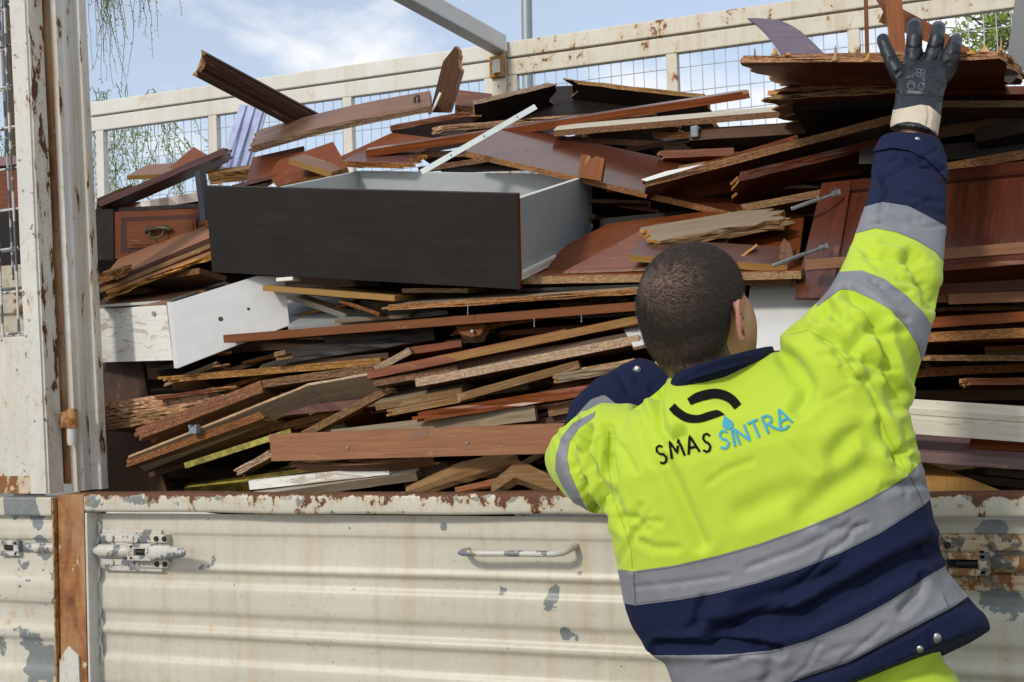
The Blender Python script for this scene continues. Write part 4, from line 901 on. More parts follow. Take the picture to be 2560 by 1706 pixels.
bd('dark strip under the tan edged board behind the head', (1290, 722), (1800, 705), 9, .3, 0, 'espresso', 'espresso', Y=.26, name='strip', cat='strip')
bd('long chipboard edge with a frayed lower side under the black drawer', zE(258, 472), zE(1800, 366), 15, .35, 9, 'greywood', 'chipgold', Y=(.19, .22), ends=(.02, 0), chipped=.005)
bd('tan board end showing between the pine shelf and the black drawer', zE(380, 372), zE(760, 372), 11, .2, 4, 'walnut', 'chipgold', Y=.24)
o = bd('long smooth orange brown rail reaching from the white drawer to the head', (558, 838), (1640, 751), 21, .12, 2, 'orangewood', 'orangewood', Y=(.14, .22), name='rail', cat='rail', chipped=0)
screw(zE(760, 0)[0], zE(0, 462)[1], zE(0, 524)[1], .165, o); screw(zE(1143, 0)[0], zE(0, 545)[1], zE(0, 592)[1], .20, o); screw(zE(1415, 0)[0], zE(0, 522)[1], zE(0, 566)[1], .21, o)
hb2 = sheet('half round dark wooden bracket with a screw under the orange brown rail', [zE(690, 590), zE(860, 575), zE(830, 640), zE(780, 652), zE(730, 638), zE(700, 618)], [(0, .22), (1, .22), (3, .20)], .03, 'orangewood', 'chipbrown', 'bracket', 'bracket')
q = P(*zE(783, 618), .19); sc_ = MB(); sc_.tube([q, q + Vector((0, .012, 0))], .0042, 8); sc_.build('screw', [M['steel']], hb2)
bd('dark stained batten with a broken pale left end', zD(1572, 738), zE(560, 590), 34, .08, -4, 'walnut', 'espresso', Y=(.17, .24), ends=(.05, 0), chipped=.004, name='batten', cat='batten', end='weathered')
bd('grey strip under the dark stained batten', zD(1600, 798), zE(300, 742), 15, .12, 0, 'melagrey', 'walnut', Y=(.19, .22), name='strip', cat='strip')
ra = bd('long reddish moulded rail with its right third bare of veneer', zE(182, 852), zE(1775, 520), 20, .07, -6, 'redwood', 'rawwood', Y=(.15, .24), name='rail', cat='rail')
bd('veneer_strip', zE(176, 848), zE(1325, 606), 21, .004, -6, 'frontplank', 'redwood', Y=(.147, .219), name='veneer_strip', parent=ra)
bd('bright chipboard edge running up to the ear of the worker', zE(455, 892), zE(1742, 640), 22, .25, -6, 'walnut', 'chippale', Y=(.145, .20), chipped=.002)
bd('dark brown board lying behind the bright chipboard edge', zE(470, 838), zE(1740, 618), 22, .2, -10, 'walnut', 'walnut', Y=(.20, .25))
bd('short chipboard end left of the bright chipboard edge', zE(212, 900), zE(700, 815), 17, .2, -4, 'walnut', 'chipbrown', Y=(.155, .2))
bd('thin chipboard strip tapering to a point left of centre', zD(895, 884), zE(255, 772), 17, .2, 2, 'redwood', 'chipgold', Y=(.17, .2), ends=(.10, 0), chipped=.003, name='strip', cat='strip')
bd('worn tan board end with a red top in the middle of the heap', zE(215, 822), zE(418, 714), 17, .1, 10, 'redwood', 'chippale', Y=(.16, .18))
bd('red board lying back from the worn tan board end', zE(400, 716), zE(720, 668), 18, .2, -6, 'redwood', 'redwood', Y=(.2, .24))
bd('thick crumbling chipboard slab beside the rusty post', zD(585, 1032), zD(1290, 938), 36, .2, -4, 'weathered', 'splinter', Y=(.235, .21), ends=(0, .12), chipped=.007, layers=4)
bd('lower layer of crumbling chipboard beside the rusty post', zD(585, 1122), zD(1120, 1030), 32, .2, -6, 'weathered', 'chipgold', Y=(.23, .19), ends=(0, .15), chipped=.008, layers=4)
bd('dark reddish sliver on the crumbling chipboard slab', zD(890, 996), zD(1330, 932), 10, .05, 0, 'mahogany', 'redwood', Y=(.195, .19), ends=(.01, .05), name='sliver', cat='splinter')
bd('grey brown chipboard bend rising from the lower left', zD(762, 1186), zD(1502, 902), 31, .15, -10, 'weathered', 'chipbrown', Y=(.145, .17), ends=(.03, 0), chipped=.003)
bd('chipboard edge carrying on to the right from the grey brown bend', zD(1492, 903), zE(260, 800), 20, .2, -6, 'weathered', 'chipbrown', Y=(.17, .2), ends=(.01, 0), chipped=.003)
o = bd('long thin grey panel with a small grey clip seen from below', zD(742, 1336), zD(1782, 918), 8, .07, -38, 'greywood', 'chippale', Y=(.13, .15))
bd('grey panel continuing to the right of the long thin grey panel', zD(1770, 920), zE(240, 848), 8, .10, -38, 'greywood', 'chippale', Y=(.15, .17))
o = MB(); q = P(*zD(1118, 1186), .12); o.box((q.x - .012, q.y - .006, q.z - .011), (q.x + .012, q.y + .014, q.z + .008), bev=.002); o.box((q.x - .013, q.y - .008, q.z + .006), (q.x - .006, q.y + .008, q.z + .013), bev=.001); o.box((q.x + .007, q.y - .008, q.z + .006), (q.x + .014, q.y + .008, q.z + .013), bev=.001)
tag(o.build('clip', [M['greyplastic']]), 'small grey clip on the edge of the long thin grey panel', 'clip')
bd('brown board edge under the long thin grey panel', zD(716, 1362), zD(1512, 1076), 20, .14, -10, 'weathered', 'chipbrown', Y=(.13, .15), ends=(.01, .01))
bd('dark red board behind the right end of the brown edge', zD(1505, 1070), zE(240, 1000), 22, .2, -10, 'mahogany', 'mahogany', Y=(.19, .2))
bd('shiny brass strip slanting up in the dark lower left', zD(1060, 1378), zD(1672, 1180), 15, .02, 0, 'brass', 'brass', Y=(.14, .16), name='brass_strip', cat='strip', chipped=0)
bd('second brass glint behind the slanting stick', zD(1780, 1082), zE(40, 1035), 8, .02, 0, 'brass', 'brass', Y=(.2, .22), name='brass_strip', cat='strip', chipped=0)
bd('small broken chipboard bar under the shiny brass strip', zD(1346, 1418), zD(1560, 1300), 17, .06, 0, 'weathered', 'chippale', Y=(.12, .14), ends=(.01, .01), chipped=.004, name='bar', cat='bar')
bd('grey brown stick leaning up behind the big front plank', zD(1735, 1198), zE(305, 928), 18, .05, 0, 'weathered', 'chipbrown', Y=(.16, .2), ends=(.0, .03), name='batten', cat='batten')
bd('long brass edged strip lying low at the left', zD(1062, 1506), zE(40, 1378), 10, .05, 8, 'brass', 'brass', Y=(.125, .15), name='brass_strip', cat='strip', chipped=0)
bd('brass fronted bar just above the rim at the left', zD(1060, 1522), zD(1430, 1484), 26, .05, 6, 'brass', 'brass', Y=(.115, .12), name='brass_bar', cat='bar', chipped=0)
bd('peeling white slat resting right of the brass fronted bar', zD(1432, 1482), zE(300, 1392), 23, .05, 4, 'paintworn', 'paintworn', Y=(.12, .14), name='slat', cat='slat')
bd('pale olive board lying flat on the rim left of centre', zD(1430, 1568), zE(460, 1432), 22, .2, 16, 'creamplank', 'greywood', Y=(.10, .15))
bd('dark plank above the pale olive board', zE(-20, 1462), zE(420, 1372), 22, .2, 0, 'walnut', 'walnut', Y=(.16, .18))
bd('dark square block end above the rim left of the split logs', zE(378, 1402), zE(640, 1372), 52, .2, 0, 'espresso', 'walnut', Y=.19, name='wood_block', cat='block')
fp_ = bd('big reddish front plank with torn left end and scuffed face', (671, 1086), (1450, 1057), 71, .022, 0, 'frontplank', 'frontplank', Y=(.085, .085), ends=(.012, 0), name='plank', cat='plank', end='frontplank', chipped=.0008)
for x, y in ((755, 1262), (66, 1290)):
    q = P(*zE(x, y), .083); o = MB(); o.tube([q, q + Vector((0, .006, 0))], .0042, 10); o.build('screw', [M['steel']], fp_)
for pts in ([zE(415, 1225), zE(430, 1200), zE(480, 1190), zE(525, 1188), zE(538, 1222), zE(500, 1236), zE(455, 1232)], [zE(525, 1338), zE(532, 1312), zE(560, 1315), zE(575, 1335)]):
    sheet('scar%d' % int(pts[0][0]), pts, [(0, .0845), (2, .0845), (3, .0845)], .0012, 'pinkveneer', 'pinkveneer', 'torn_veneer', parent=fp_)
bd('curling veneer strip under the big front plank', zD(1668, 1372), zE(560, 1330), 7, .05, -30, 'frontplank', 'frontplank', Y=(.12, .11), bow=-.012, name='veneer_strip', cat='veneer', ends=(.03, .03))
bd('red paint worn board with a splintered left end', zE(425, 1096), zE(1640, 898), 25, .05, 4, 'redwood', 'redwood', Y=(.14, .18), ends=(.05, 0), chipped=.004, end='redwood')
bd('pale tan board behind the red splintered one', zE(-30, 1188), zE(1142, 1046), 37, .02, 0, 'pine', 'greywood', Y=(.17, .18))
bd('greyish plank with a flat top in the lower middle', zE(222, 1036), zE(720, 946), 20, .14, 14, 'greywood', 'weathered', Y=(.155, .18), chipped=.003)
bd('brown strip under the greyish plank in the lower middle', zE(276, 1076), zE(800, 976), 16, .1, 0, 'walnut', 'weathered', Y=(.16, .19), ends=(.02, 0), name='strip', cat='strip')
bd('grey oak batten rising in the lower middle', zE(684, 984), zE(1394, 786), 20, .05, 0, 'weathered', 'weathered', Y=(.155, .2), name='batten', cat='batten', ends=(.015, 0))
bd('pale worn plank end beside the navy cuff', zE(1245, 878), zE(1720, 796), 21, .08, 10, 'greywood', 'greywood', Y=(.16, .2), ends=(.015, .02), chipped=.006, name='plank', cat='plank')
bd('rough bark edged slab above the pale worn plank', zE(1300, 850), zE(1720, 775), 12, .2, 0, 'weathered', 'splinter', Y=(.2, .22), chipped=.006, name='slab', cat='slab')
bd('dim brown board behind the bent elbow', zE(1220, 1062), zE(1560, 1000), 22, .2, -4, 'walnut', 'weathered', Y=.2)
bd('dark brown board just under the pale tan board', zE(1100, 1130), zE(1500, 1075), 18, .2, -4, 'walnut', 'walnut', Y=.22)
bd('small white laminate board under the chin by the bent arm', (1584, 868), (1720, 838), 9, .16, 28, 'melawhite', 'chippale', Y=(.17, .22))

# split logs on the rim
def log(label, pts, rs_, name='split_log', mat='weathered'):
    o = MB(); P3 = [P(x, y, Y) for x, y, Y in pts]; rr = random.Random(len(label)); n_ = 9
    dense = []; rad = []
    for i in range(len(P3) - 1):
        for s in np.linspace(0, 1, 7)[:-1]: dense.append(P3[i].lerp(P3[i+1], s)); rad.append(rs_[i] + (rs_[i+1] - rs_[i]) * s)
    dense.append(P3[-1]); rad.append(rs_[-1])
    u_ = (dense[-1] - dense[0]).normalized(); a = u_.orthogonal().normalized(); b = u_.cross(a)
    ang = [2 * math.pi * j / n_ + rr.uniform(-.2, .2) for j in range(n_)]; kk = [rr.uniform(.75, 1.15) for _ in ang]
    vs = []
    for p, r in zip(dense, rad):
        for an, k in zip(ang, kk): vs.append(p + (a * math.cos(an) + b * math.sin(an)) * r * k * rr.uniform(.93, 1.07))
    m = len(dense); o.add(vs, [(i*n_+j, i*n_+(j+1) % n_, (i+1)*n_+(j+1) % n_, (i+1)*n_+j) for i in range(m-1) for j in range(n_)])
    o.add(vs[:n_], [tuple(range(n_))]); o.add(vs[-n_:], [tuple(range(n_))])
    u2 = u_; fr_ = frame(u2, a, b, dense[0]); inv = fr_.inverted(); o.v = [tuple(inv @ Vector(v_)) for v_ in o.v]
    return tag(o.build(name, [M[mat]], mw=fr_), label, 'log')
log('long split log with rough bark slanting up from the rim', [(1020, 1232, .13), (1140, 1188, .15), (1290, 1142, .18)], [.016, .026, .022])
log('short reddish stick lying under the split log', [(1140, 1228, .12), (1245, 1206, .14)], [.010, .012], 'stick', 'orangewood')
log('weathered grey log stump leaning at the elbow', [(1235, 1225, .13), (1300, 1180, .15), (1400, 1222, .13)], [.022, .034, .026])
log('thin dark branch behind the weathered stump', [(1290, 1170, .18), (1370, 1128, .2)], [.008, .008], 'branch', 'weathered')

# ---- seen through the left mesh
bd('red board with a pale mauve edge behind the left mesh gate', (-120, 406), (70, 386), 22, .2, -4, 'redwood', 'mauve', Y=(.5, .5))
sheet('dark red board face behind the left mesh gate', [(-120, 430), (75, 412), (75, 524), (-120, 530)], [(0, .52), (1, .52), (3, .50)], .016, 'redwood', 'redwood')
sheet('black box side behind the left mesh gate', [(-120, 530), (75, 522), (75, 664), (-120, 668)], [(0, .5), (1, .5), (3, .5)], .016, 'espresso', 'espresso', 'box', 'box')
wc = empty('ribbed_panel', P(20, 750, .4)); tag(wc, 'white ribbed steel panel with rusty bolts behind the left mesh gate', 'panel')
prf = []
for k, (y, h) in enumerate([(664, 0), (690, 0), (696, .012), (720, .012), (728, 0), (748, 0), (752, .014), (784, .014), (790, 0), (812, 0), (818, .012), (842, .012), (860, 0)]): prf.append((P(20, y, .4).z, h))
o = MB(); xa_, xb_ = P(-150, 700, .4).x, P(85, 700, .4).x
o.add([(x, .4 - h, z) for z, h in prf for x in (xa_, xb_)], [(2*i, 2*i+1, 2*i+3, 2*i+2) for i in range(len(prf)-1)]); o.build('ribbed_sheet', [M['fencerusty']], wc, fix=False)
for y in (733, 780):
    q = P(46, y, .39); o = MB(); o.tube([q + Vector((0, -.012, 0)), q], .010, 10, smooth=False); o.build('bolt', [M['rustbolt']], wc)
# ------------------------------------------------------------------ the worker
t = NT('hivis'); v = t.obj(); n1 = t.noise(v, 9, 4, .6); n2 = t.noise(v, 30, 6, .72); n3 = t.noise(v, 900, 2, .6)
c_ = t.mix(n1, (.42, .555, .034), (.485, .630, .045)); c_ = t.mix(t.math('MULTIPLY', t.ramp(n2, (.56, 0.0), (.72, 1.0)), .16), c_, (.28, .34, .05))
t.bump(t.mix(.35, n3, t.noise(v, 70, 4, .6)), .25, .0015); M['hivis'] = t.set(Base_Color=c_, Roughness=.78, Specular_IOR_Level=.25, Sheen_Weight=.15)
t = NT('navy'); v = t.obj(); n2 = t.noise(v, 40, 6, .7); n3 = t.noise(v, 800, 2, .6)
c_ = t.mix(t.math('MULTIPLY', t.ramp(n2, (.5, 0.0), (.75, 1.0)), .35), (.0075, .0125, .042), (.018, .023, .050)); t.bump(t.mix(.4, n3, t.noise(v, 60, 4, .6)), .35, .0015)
M['navy'] = t.set(Base_Color=c_, Roughness=.88, Specular_IOR_Level=.2)
t = NT('reflective'); v = t.obj(); n1 = t.noise(v, 14, 4, .6); n2 = t.noise(v, 28, 7, .75); n3 = t.noise(t.obj((30, 30, 90)), 1.0, 4, .6)
c_ = t.mix(n1, (.165, .170, .190), (.225, .230, .248)); c_ = t.mix(t.math('MULTIPLY', t.ramp(n2, (.52, 0.0), (.72, 1.0)), .4), c_, (.33, .29, .23))
t.bump(t.mix(.5, n3, n2), .35, .002); M['reflective'] = t.set(Base_Color=c_, Roughness=.55, Specular_IOR_Level=.5)
plain('gloverubber', (.0060, .0095, .0145), .45, var=.4, scale=28, bumpk=.3, speck=((.030, .036, .042), .55))
plain('glovecloth', (.55, .47, .36), .85, var=.1)
plain('gloveprint', (.13, .15, .17), .7)
plain('logoblack', (.008, .008, .007), .9, spec=.1)
plain('logoteal', (.012, .30, .42), .6)
plain('boots', (.02, .015, .012), .5)
t = NT('skin'); v = t.obj(); n1 = t.noise(v, 18, 4, .6); n2 = t.noise(v, 300, 3, .6)
t.bump(n2, .12, .001)
M['skin'] = t.set(Base_Color=t.ramp(n1, (.3, (.42, .215, .140)), (.7, (.54, .30, .205))), Roughness=.5, Subsurface_Weight=.12, Subsurface_Radius=(.01, .004, .002), Subsurface_Scale=.4)
t = NT('ear_skin'); M['ear_skin'] = t.set(Base_Color=(.44, .195, .145), Roughness=.5, Subsurface_Weight=.25, Subsurface_Radius=(.012, .004, .002), Subsurface_Scale=.5)
t = NT('hair'); v = t.obj(); n1 = t.noise(v, 420, 4, .7); n2 = t.noise(v, 26, 3, .6)
wq = t.n('ShaderNodeVectorMath', operation='DISTANCE'); t.put(wq.inputs[0], v); wq.inputs[1].default_value = P(1682, 712, -.60)
thin = t.math('MULTIPLY', t.ramp(t.math('DIVIDE', t.math('ADD', wq.outputs['Value'], t.math('MULTIPLY', n2, .03)), .09), (.22, 1.0), (1.05, 0.0)), .72)
fade = t.ramp(t.math('DIVIDE', t.math('SUBTRACT', t.sep(v)[2], P(1760, 935, -.5).z), .07), (.0, .85), (1.0, .0))
t.bump(n1, .35, .002)
M['hair'] = t.set(Base_Color=t.mix(t.math('MAXIMUM', thin, fade), t.mix(n2, t.ramp(n1, (.3, (.020, .014, .011)), (.75, (.066, .048, .037))), (.040, .028, .021)), (.30, .175, .120)), Roughness=.6)
t = NT('hair_strand'); M['hair_strand'] = t.set(Base_Color=(.036, .025, .019), Roughness=.7, Specular_IOR_Level=.2)

def loft(mb, rings, n=28, cap=True):
    """rings of (centre, half-width vector, half-depth vector, exponent)"""
    vs = []
    for c, hw, hd, ex in rings:
        for j in range(n):
            a = 2 * math.pi * j / n; ca, sa = math.cos(a), math.sin(a)
            vs.append(c + hw * (abs(ca) ** (2 / ex) * (1 if ca >= 0 else -1)) + hd * (abs(sa) ** (2 / ex) * (1 if sa >= 0 else -1)))
    m = len(rings); fs = [(i*n+j, i*n+(j+1) % n, (i+1)*n+(j+1) % n, (i+1)*n+j) for i in range(m-1) for j in range(n)]
    fs += [tuple(range(n))[::-1], tuple(range((m-1)*n, m*n))]
    mb.add(vs, fs)
def pring(l, r, Y, dep, ex=2.3, dY=0.0, ddir=(0, 1, 0)):
    """ring whose outline spans the photo points l..r around depth Y"""
    a, b = P(*l, Y - dY), P(*r, Y + dY); c = (a + b) / 2; hw = (b - a) / 2
    d = Vector(ddir); h = hw.normalized(); d = (d - h * d.dot(h)).normalized()
    return (c, hw, d * dep, ex)
def remesh(mb, voxel, smooth=6, name='tmp'):
    me = bpy.data.meshes.new(name); me.from_pydata(mb.v, [], mb.f); recalc(me)
    o = bpy.data.objects.new(name, me); COL.objects.link(o)
    m = o.modifiers.new('r', 'REMESH'); m.mode = 'VOXEL'; m.voxel_size = voxel
    if smooth:
        s = o.modifiers.new('s', 'SMOOTH'); s.factor = .5; s.iterations = smooth
    dg = bpy.context.evaluated_depsgraph_get(); e = o.evaluated_get(dg); me2 = bpy.data.meshes.new_from_object(e)
    bpy.data.objects.remove(o); bpy.data.meshes.remove(me)
    me2.calc_loop_triangles()
    V = np.empty(len(me2.vertices) * 3); me2.vertices.foreach_get('co', V); V = V.reshape(-1, 3)
    T = np.empty(len(me2.loop_triangles) * 3, dtype=np.int64); me2.loop_triangles.foreach_get('vertices', T); T = T.reshape(-1, 3)
    bpy.data.meshes.remove(me2)
    return V, T
def vnormals(V, T):
    fn = np.cross(V[T[:, 1]] - V[T[:, 0]], V[T[:, 2]] - V[T[:, 0]]); Nn = np.zeros_like(V)
    for k in range(3): np.add.at(Nn, T[:, k], fn)
    return Nn / np.maximum(np.linalg.norm(Nn, axis=1, keepdims=True), 1e-12)
RW = np.array(R_WC); CAMN = np.array(CAM)
def projn(V):
    c = (V - CAMN) @ RW.T; return np.stack([1280 - F * c[:, 0] / c[:, 2], 853 + F * c[:, 1] / c[:, 2]], 1), -c[:, 2]
def sdist(px, poly, extend=True):
    """signed distance in photo pixels to a polyline (positive to its right-hand/lower side)"""
    p = np.array(poly, float)
    if extend:
        p = np.vstack([p[0] + (p[0] - p[1]) / np.linalg.norm(p[0] - p[1]) * 900, p, p[-1] + (p[-1] - p[-2]) / np.linalg.norm(p[-1] - p[-2]) * 900])
    best = np.full(len(px), 1e9); sg = np.ones(len(px))
    for a, b in zip(p[:-1], p[1:]):
        d = b - a; L2 = (d ** 2).sum(); s = np.clip(((px - a) @ d) / L2, 0, 1); q = a + s[:, None] * d
        dist = np.linalg.norm(px - q, axis=1); cr = d[0] * (px[:, 1] - a[1]) - d[1] * (px[:, 0] - a[0])
        m = dist < best; best[m] = dist[m]; sg[m] = np.sign(cr[m])
    return best * np.where(sg == 0, 1, sg)
def clip_mesh(A, T, f):
    """split a triangle mesh (vertex rows A) along f = 0 -> (A, T of f>0), (A, T of f<=0)"""
    f = np.where(np.abs(f) < 1e-9, 1e-9, f); pos = f > 0; A2 = list(A); cut = {}
    def mid(i, j):
        k = (i, j) if i < j else (j, i)
        if k not in cut:
            s = f[k[0]] / (f[k[0]] - f[k[1]]); A2.append(A[k[0]] * (1 - s) + A[k[1]] * s); cut[k] = len(A2) - 1
        return cut[k]
    Tp = T[pos[T].all(1)].tolist(); Tn = T[(~pos[T]).all(1)].tolist()
    for t_ in T[(pos[T].any(1)) & (~pos[T]).any(1)]:
        for side, dst in ((True, Tp), (False, Tn)):
            poly = []
            for k in range(3):
                i, j = int(t_[k]), int(t_[(k + 1) % 3])
                if pos[i] == side: poly.append(i)
                if pos[i] != pos[j]: poly.append(mid(i, j))
            for k in range(1, len(poly) - 1): dst.append([poly[0], poly[k], poly[k + 1]])
    A2 = np.array(A2)
    def compact(Tt):
        Tt = np.array(Tt, dtype=np.int64).reshape(-1, 3)
        if len(Tt) == 0: return np.zeros((0, A.shape[1])), Tt
        u_, inv = np.unique(Tt, return_inverse=True); return A2[u_], inv.reshape(-1, 3)
    return compact(Tp), compact(Tn)
def mk(name, A, T, mat, parent, off=0.0):
    V = A[:, :3] + (A[:, 3:6] * off if off else 0); me = bpy.data.meshes.new(name)
    me.vertices.add(len(V)); me.vertices.foreach_set('co', V.ravel()); me.loops.add(len(T) * 3); me.loops.foreach_set('vertex_index', T.ravel().astype(np.int32))
    me.polygons.add(len(T)); me.polygons.foreach_set('loop_start', np.arange(0, len(T) * 3, 3, dtype=np.int32)); me.polygons.foreach_set('loop_total', np.full(len(T), 3, dtype=np.int32))
    me.update(calc_edges=True); me.polygons.foreach_set('use_smooth', np.ones(len(T), bool)); me.materials.append(mat)
    if A.shape[1] >= 6:
        nn = A[:, 3:6] / np.maximum(np.linalg.norm(A[:, 3:6], axis=1, keepdims=True), 1e-9); me.normals_split_custom_set_from_vertices(nn.tolist())
    return link(name, me, parent)
from mathutils import noise as mnoise
def fold_disp(V, Nn, folds, noise_amp=.004, nscale=5.0, camdot=-.05):
    px, z = projn(V); view = V - CAMN; view /= np.linalg.norm(view, axis=1, keepdims=True)
    facing = (Nn * view).sum(1) < camdot
    D = np.zeros(len(V))
    for pts, dep_, wd_ in folds:
        d = np.abs(sdist(px, pts, False)) / (F / z); w_ = wd_
        # taper towards both ends
        g = np.exp(-(d / w_) ** 2); prof = -(dep_) * (1 - 1.1 * (d / w_) ** 2) * g
        D += np.where(facing, prof, 0)
    if noise_amp:
        for i in range(len(V)):
            p = V[i]; D[i] += noise_amp * (mnoise.noise(Vector((p[0] * nscale, p[1] * nscale, p[2] * nscale * .8))) + .5 * mnoise.noise(Vector((p[0] * nscale * 2.3 + 5, p[1] * nscale * 2.3, p[2] * nscale * 2.0))) + .22 * mnoise.noise(Vector((p[0] * nscale * 6, p[1] * nscale * 6 + 3, p[2] * nscale * 5))))
    return V + Nn * D[:, None]
def z8(x, y): return (1360 + .51 * x, 1006 + .51 * y)
def zH(x, y): return (1400 + .30612 * x, 580 + .30612 * y)
def zG(x, y): return (2140 + .22963 * x, .22963 * y)

# ---- jacket shape
jb = MB()
loft(jb, [pring((1738, 1905), (2480, 1570), -.44, .150, 2.4, 0, (0, 1, -.30)), pring((1722, 1800), (2470, 1545), -.44, .15, 2.4, 0, (0, 1, -.20)), pring((1690, 1710), (2420, 1492), -.45, .15, 2.4), pring((1668, 1650), (2366, 1428), -.46, .148),
          pring((1622, 1612), (2356, 1392), -.465, .150), pring((1588, 1560), (2346, 1345), -.47, .150), pring((1570, 1508), (2326, 1246), -.475, .150), pring((1553, 1424), (2304, 1154), -.48, .150),
          pring((1530, 1310), (2286, 1085), -.48, .150), pring((1520, 1200), (2270, 1030), -.48, .148), pring((1535, 1110), (2220, 975), -.47, .140), pring((1580, 1030), (2120, 925), -.46, .120), pring((1650, 975), (2010, 893), -.46, .095), pring((1680, 945), (1960, 880), -.46, .085)])
# raised right sleeve
loft(jb, [pring((1985, 1010), (2180, 1190), -.47, .11, 2.1), pring((1962, 905), (2255, 1062), -.465, .118, 2.1), pring((1950, 838), (2274, 1002), -.455, .120, 2.1), pring((2012, 786), (2290, 950), -.44, .114, 2.1), pring((2060, 746), (2304, 905), -.425, .108, 2.1), pring((2078, 715), (2318, 862), -.41, .104, 2.1), pring((2108, 655), (2340, 772), -.36, .097, 2.1),
          pring((2132, 600), (2356, 690), -.30, .090, 2.1), pring((2150, 550), (2363, 620), -.23, .083, 2.1), pring((2166, 500), (2364, 552), -.15, .077, 2.1), pring((2176, 452), (2365, 490), -.08, .073, 2.1), pring((2180, 412), (2364, 432), -.02, .070, 2.1), pring((2186, 382), (2362, 396), .015, .068, 2.1), pring((2206, 345), (2346, 352), .04, .058, 2.1)], 24)
# left sleeve: shoulder to bent elbow
loft(jb, [pring((1590, 1010), (1640, 1240), -.44, .10, 2.1), pring((1505, 1005), (1560, 1280), -.43, .10, 2.1), pring((1440, 1040), (1490, 1285), -.40, .092, 2.1), pring((1392, 1085), (1430, 1245), -.36, .078, 2.1), pring((1373, 1122), (1392, 1195), -.33, .045, 2.1)], 22)
JV, JT = remesh(jb, .0047, 7)
JN = vnormals(JV, JT)
folds = [
 # raised sleeve
 ([zF(1330, 195), zF(1395, 280), zF(1445, 380), zF(1450, 450)], .013, .016),
 ([zF(1040, 120), zF(1150, 170), zF(1260, 210)], .006, .014),
 ([zF(975, 395), zF(1080, 450), zF(1160, 570), zF(1205, 740), zF(1235, 900), zF(1265, 985)], .014, .014),
 ([zF(1130, 520), zF(1090, 620), zF(1000, 700)], .007, .018),
 ([zF(1250, 640), zF(1320, 760), zF(1360, 880)], .006, .018),
 ([zF(900, 520), zF(850, 480), zF(800, 540)], .010, .012),
 ([zF(620, 780), zF(690, 850), zF(740, 930), zF(725, 1010), zF(690, 1060)], .0085, .018),
 ([zF(600, 620), zF(740, 600), zF(880, 680), zF(990, 820), zF(1085, 940), zF(1145, 1080), zF(1200, 1230), zF(1265, 1345), zF(1305, 1440)], .0035, .006),
 ([zF(830, 640), zF(960, 700), zF(1080, 780), zF(1150, 850)], .010, .016),
 ([zF(1100, 900), zF(1180, 960), zF(1250, 1060)], .008, .016),
 ([zF(1120, 1250), zF(1050, 1180), zF(980, 1230), zF(900, 1330)], .007, .022),
 # back
 ([z8(1280, 540), z8(1380, 450), z8(1480, 380), z8(1560, 330)], .0075, .026),
 ([z8(980, 540), z8(1100, 480), z8(1240, 430)], .0045, .026),
 ([z8(590, 300), z8(640, 400), z8(700, 540), z8(770, 690)], .008, .016),
 ([z8(380, 560), z8(420, 700), z8(430, 820)], .0035, .007),
 ([z8(560, -120), z8(545, 0), z8(560, 110), z8(610, 190), z8(660, 150)], .012, .014),
 ([z8(470, 30), z8(520, 150), z8(560, 260)], .007, .016),
 ([z8(320, 130), z8(315, 300), z8(340, 460), z8(390, 600)], .007, .012),
 ([z8(150, 90), z8(110, 200), z8(130, 330), z8(200, 470), z8(290, 580)], .011, .013),
 ([z8(215, 130), z8(190, 240), z8(240, 370), z8(310, 480)], .009, .012),
 ([z8(1650, 100), z8(1700, 210), z8(1740, 300)], .006, .012),
 ([z8(900, -60), z8(1050, -40), z8(1200, -100)], .004, .03),
 # bands and navy
 ([z8(450, 905), z8(700, 880), z8(900, 850)], .0015, .006), ([z8(1000, 810), z8(1250, 720), z8(1500, 590)], .0018, .007),
 ([z8(860, 1130), z8(1050, 1080), z8(1250, 1060), z8(1400, 980), z8(1560, 900), z8(1760, 790), z8(1900, 720)], .020, .020),
 ([z8(980, 1010), z8(1200, 940), z8(1420, 850)], .008, .022),
 ([z8(780, 970), z8(755, 1040), z8(740, 1100)], .005, .010),
 ([z8(560, 1195), z8(800, 1200), z8(1000, 1190), z8(1150, 1215)], .014, .012),
 ([z8(1850, 850), z8(1830, 940), z8(1760, 1020)], .007, .012),
 ([z8(1125, 1240), z8(1110, 1320), z8(1080, 1400)], .005, .014),
 ([z8(1250, 1370), z8(1500, 1285), z8(1800, 1125), z8(2060, 985)], .003, .006),
 ([z8(1900, 760), z8(1980, 900), z8(2090, 990)], .005, .016),
 ([(2270, 395), (2310, 405), (2345, 435)], .006, .008),
 ([(2195, 430), (2215, 480), (2200, 530)], .005, .008),
]
rf = random.Random(8)
def creases(n, poly_axis, half, dep, ang=(70, 110)):
    '''short creases lying across a limb axis given in photo points'''
    out_ = []
    for _ in range(n):
        k_ = rf.randrange(len(poly_axis) - 1); t_ = rf.random(); (xa, ya), (xb, yb_) = poly_axis[k_], poly_axis[k_ + 1]
        cx, cy = xa + (xb - xa) * t_, ya + (yb_ - ya) * t_; an = math.atan2(yb_ - ya, xb - xa) + RAD(rf.uniform(*ang)); off_ = rf.uniform(-half, half); cx += math.cos(an) * off_; cy += math.sin(an) * off_
        l_ = rf.uniform(25, 75); c2 = rf.uniform(-14, 14); out_.append(([(cx - math.cos(an) * l_, cy - math.sin(an) * l_), (cx + math.sin(an) * c2, cy - math.cos(an) * c2), (cx + math.cos(an) * l_, cy + math.sin(an) * l_)], rf.uniform(.4, 1.0) * dep, rf.uniform(.0055, .0095)))
    return out_
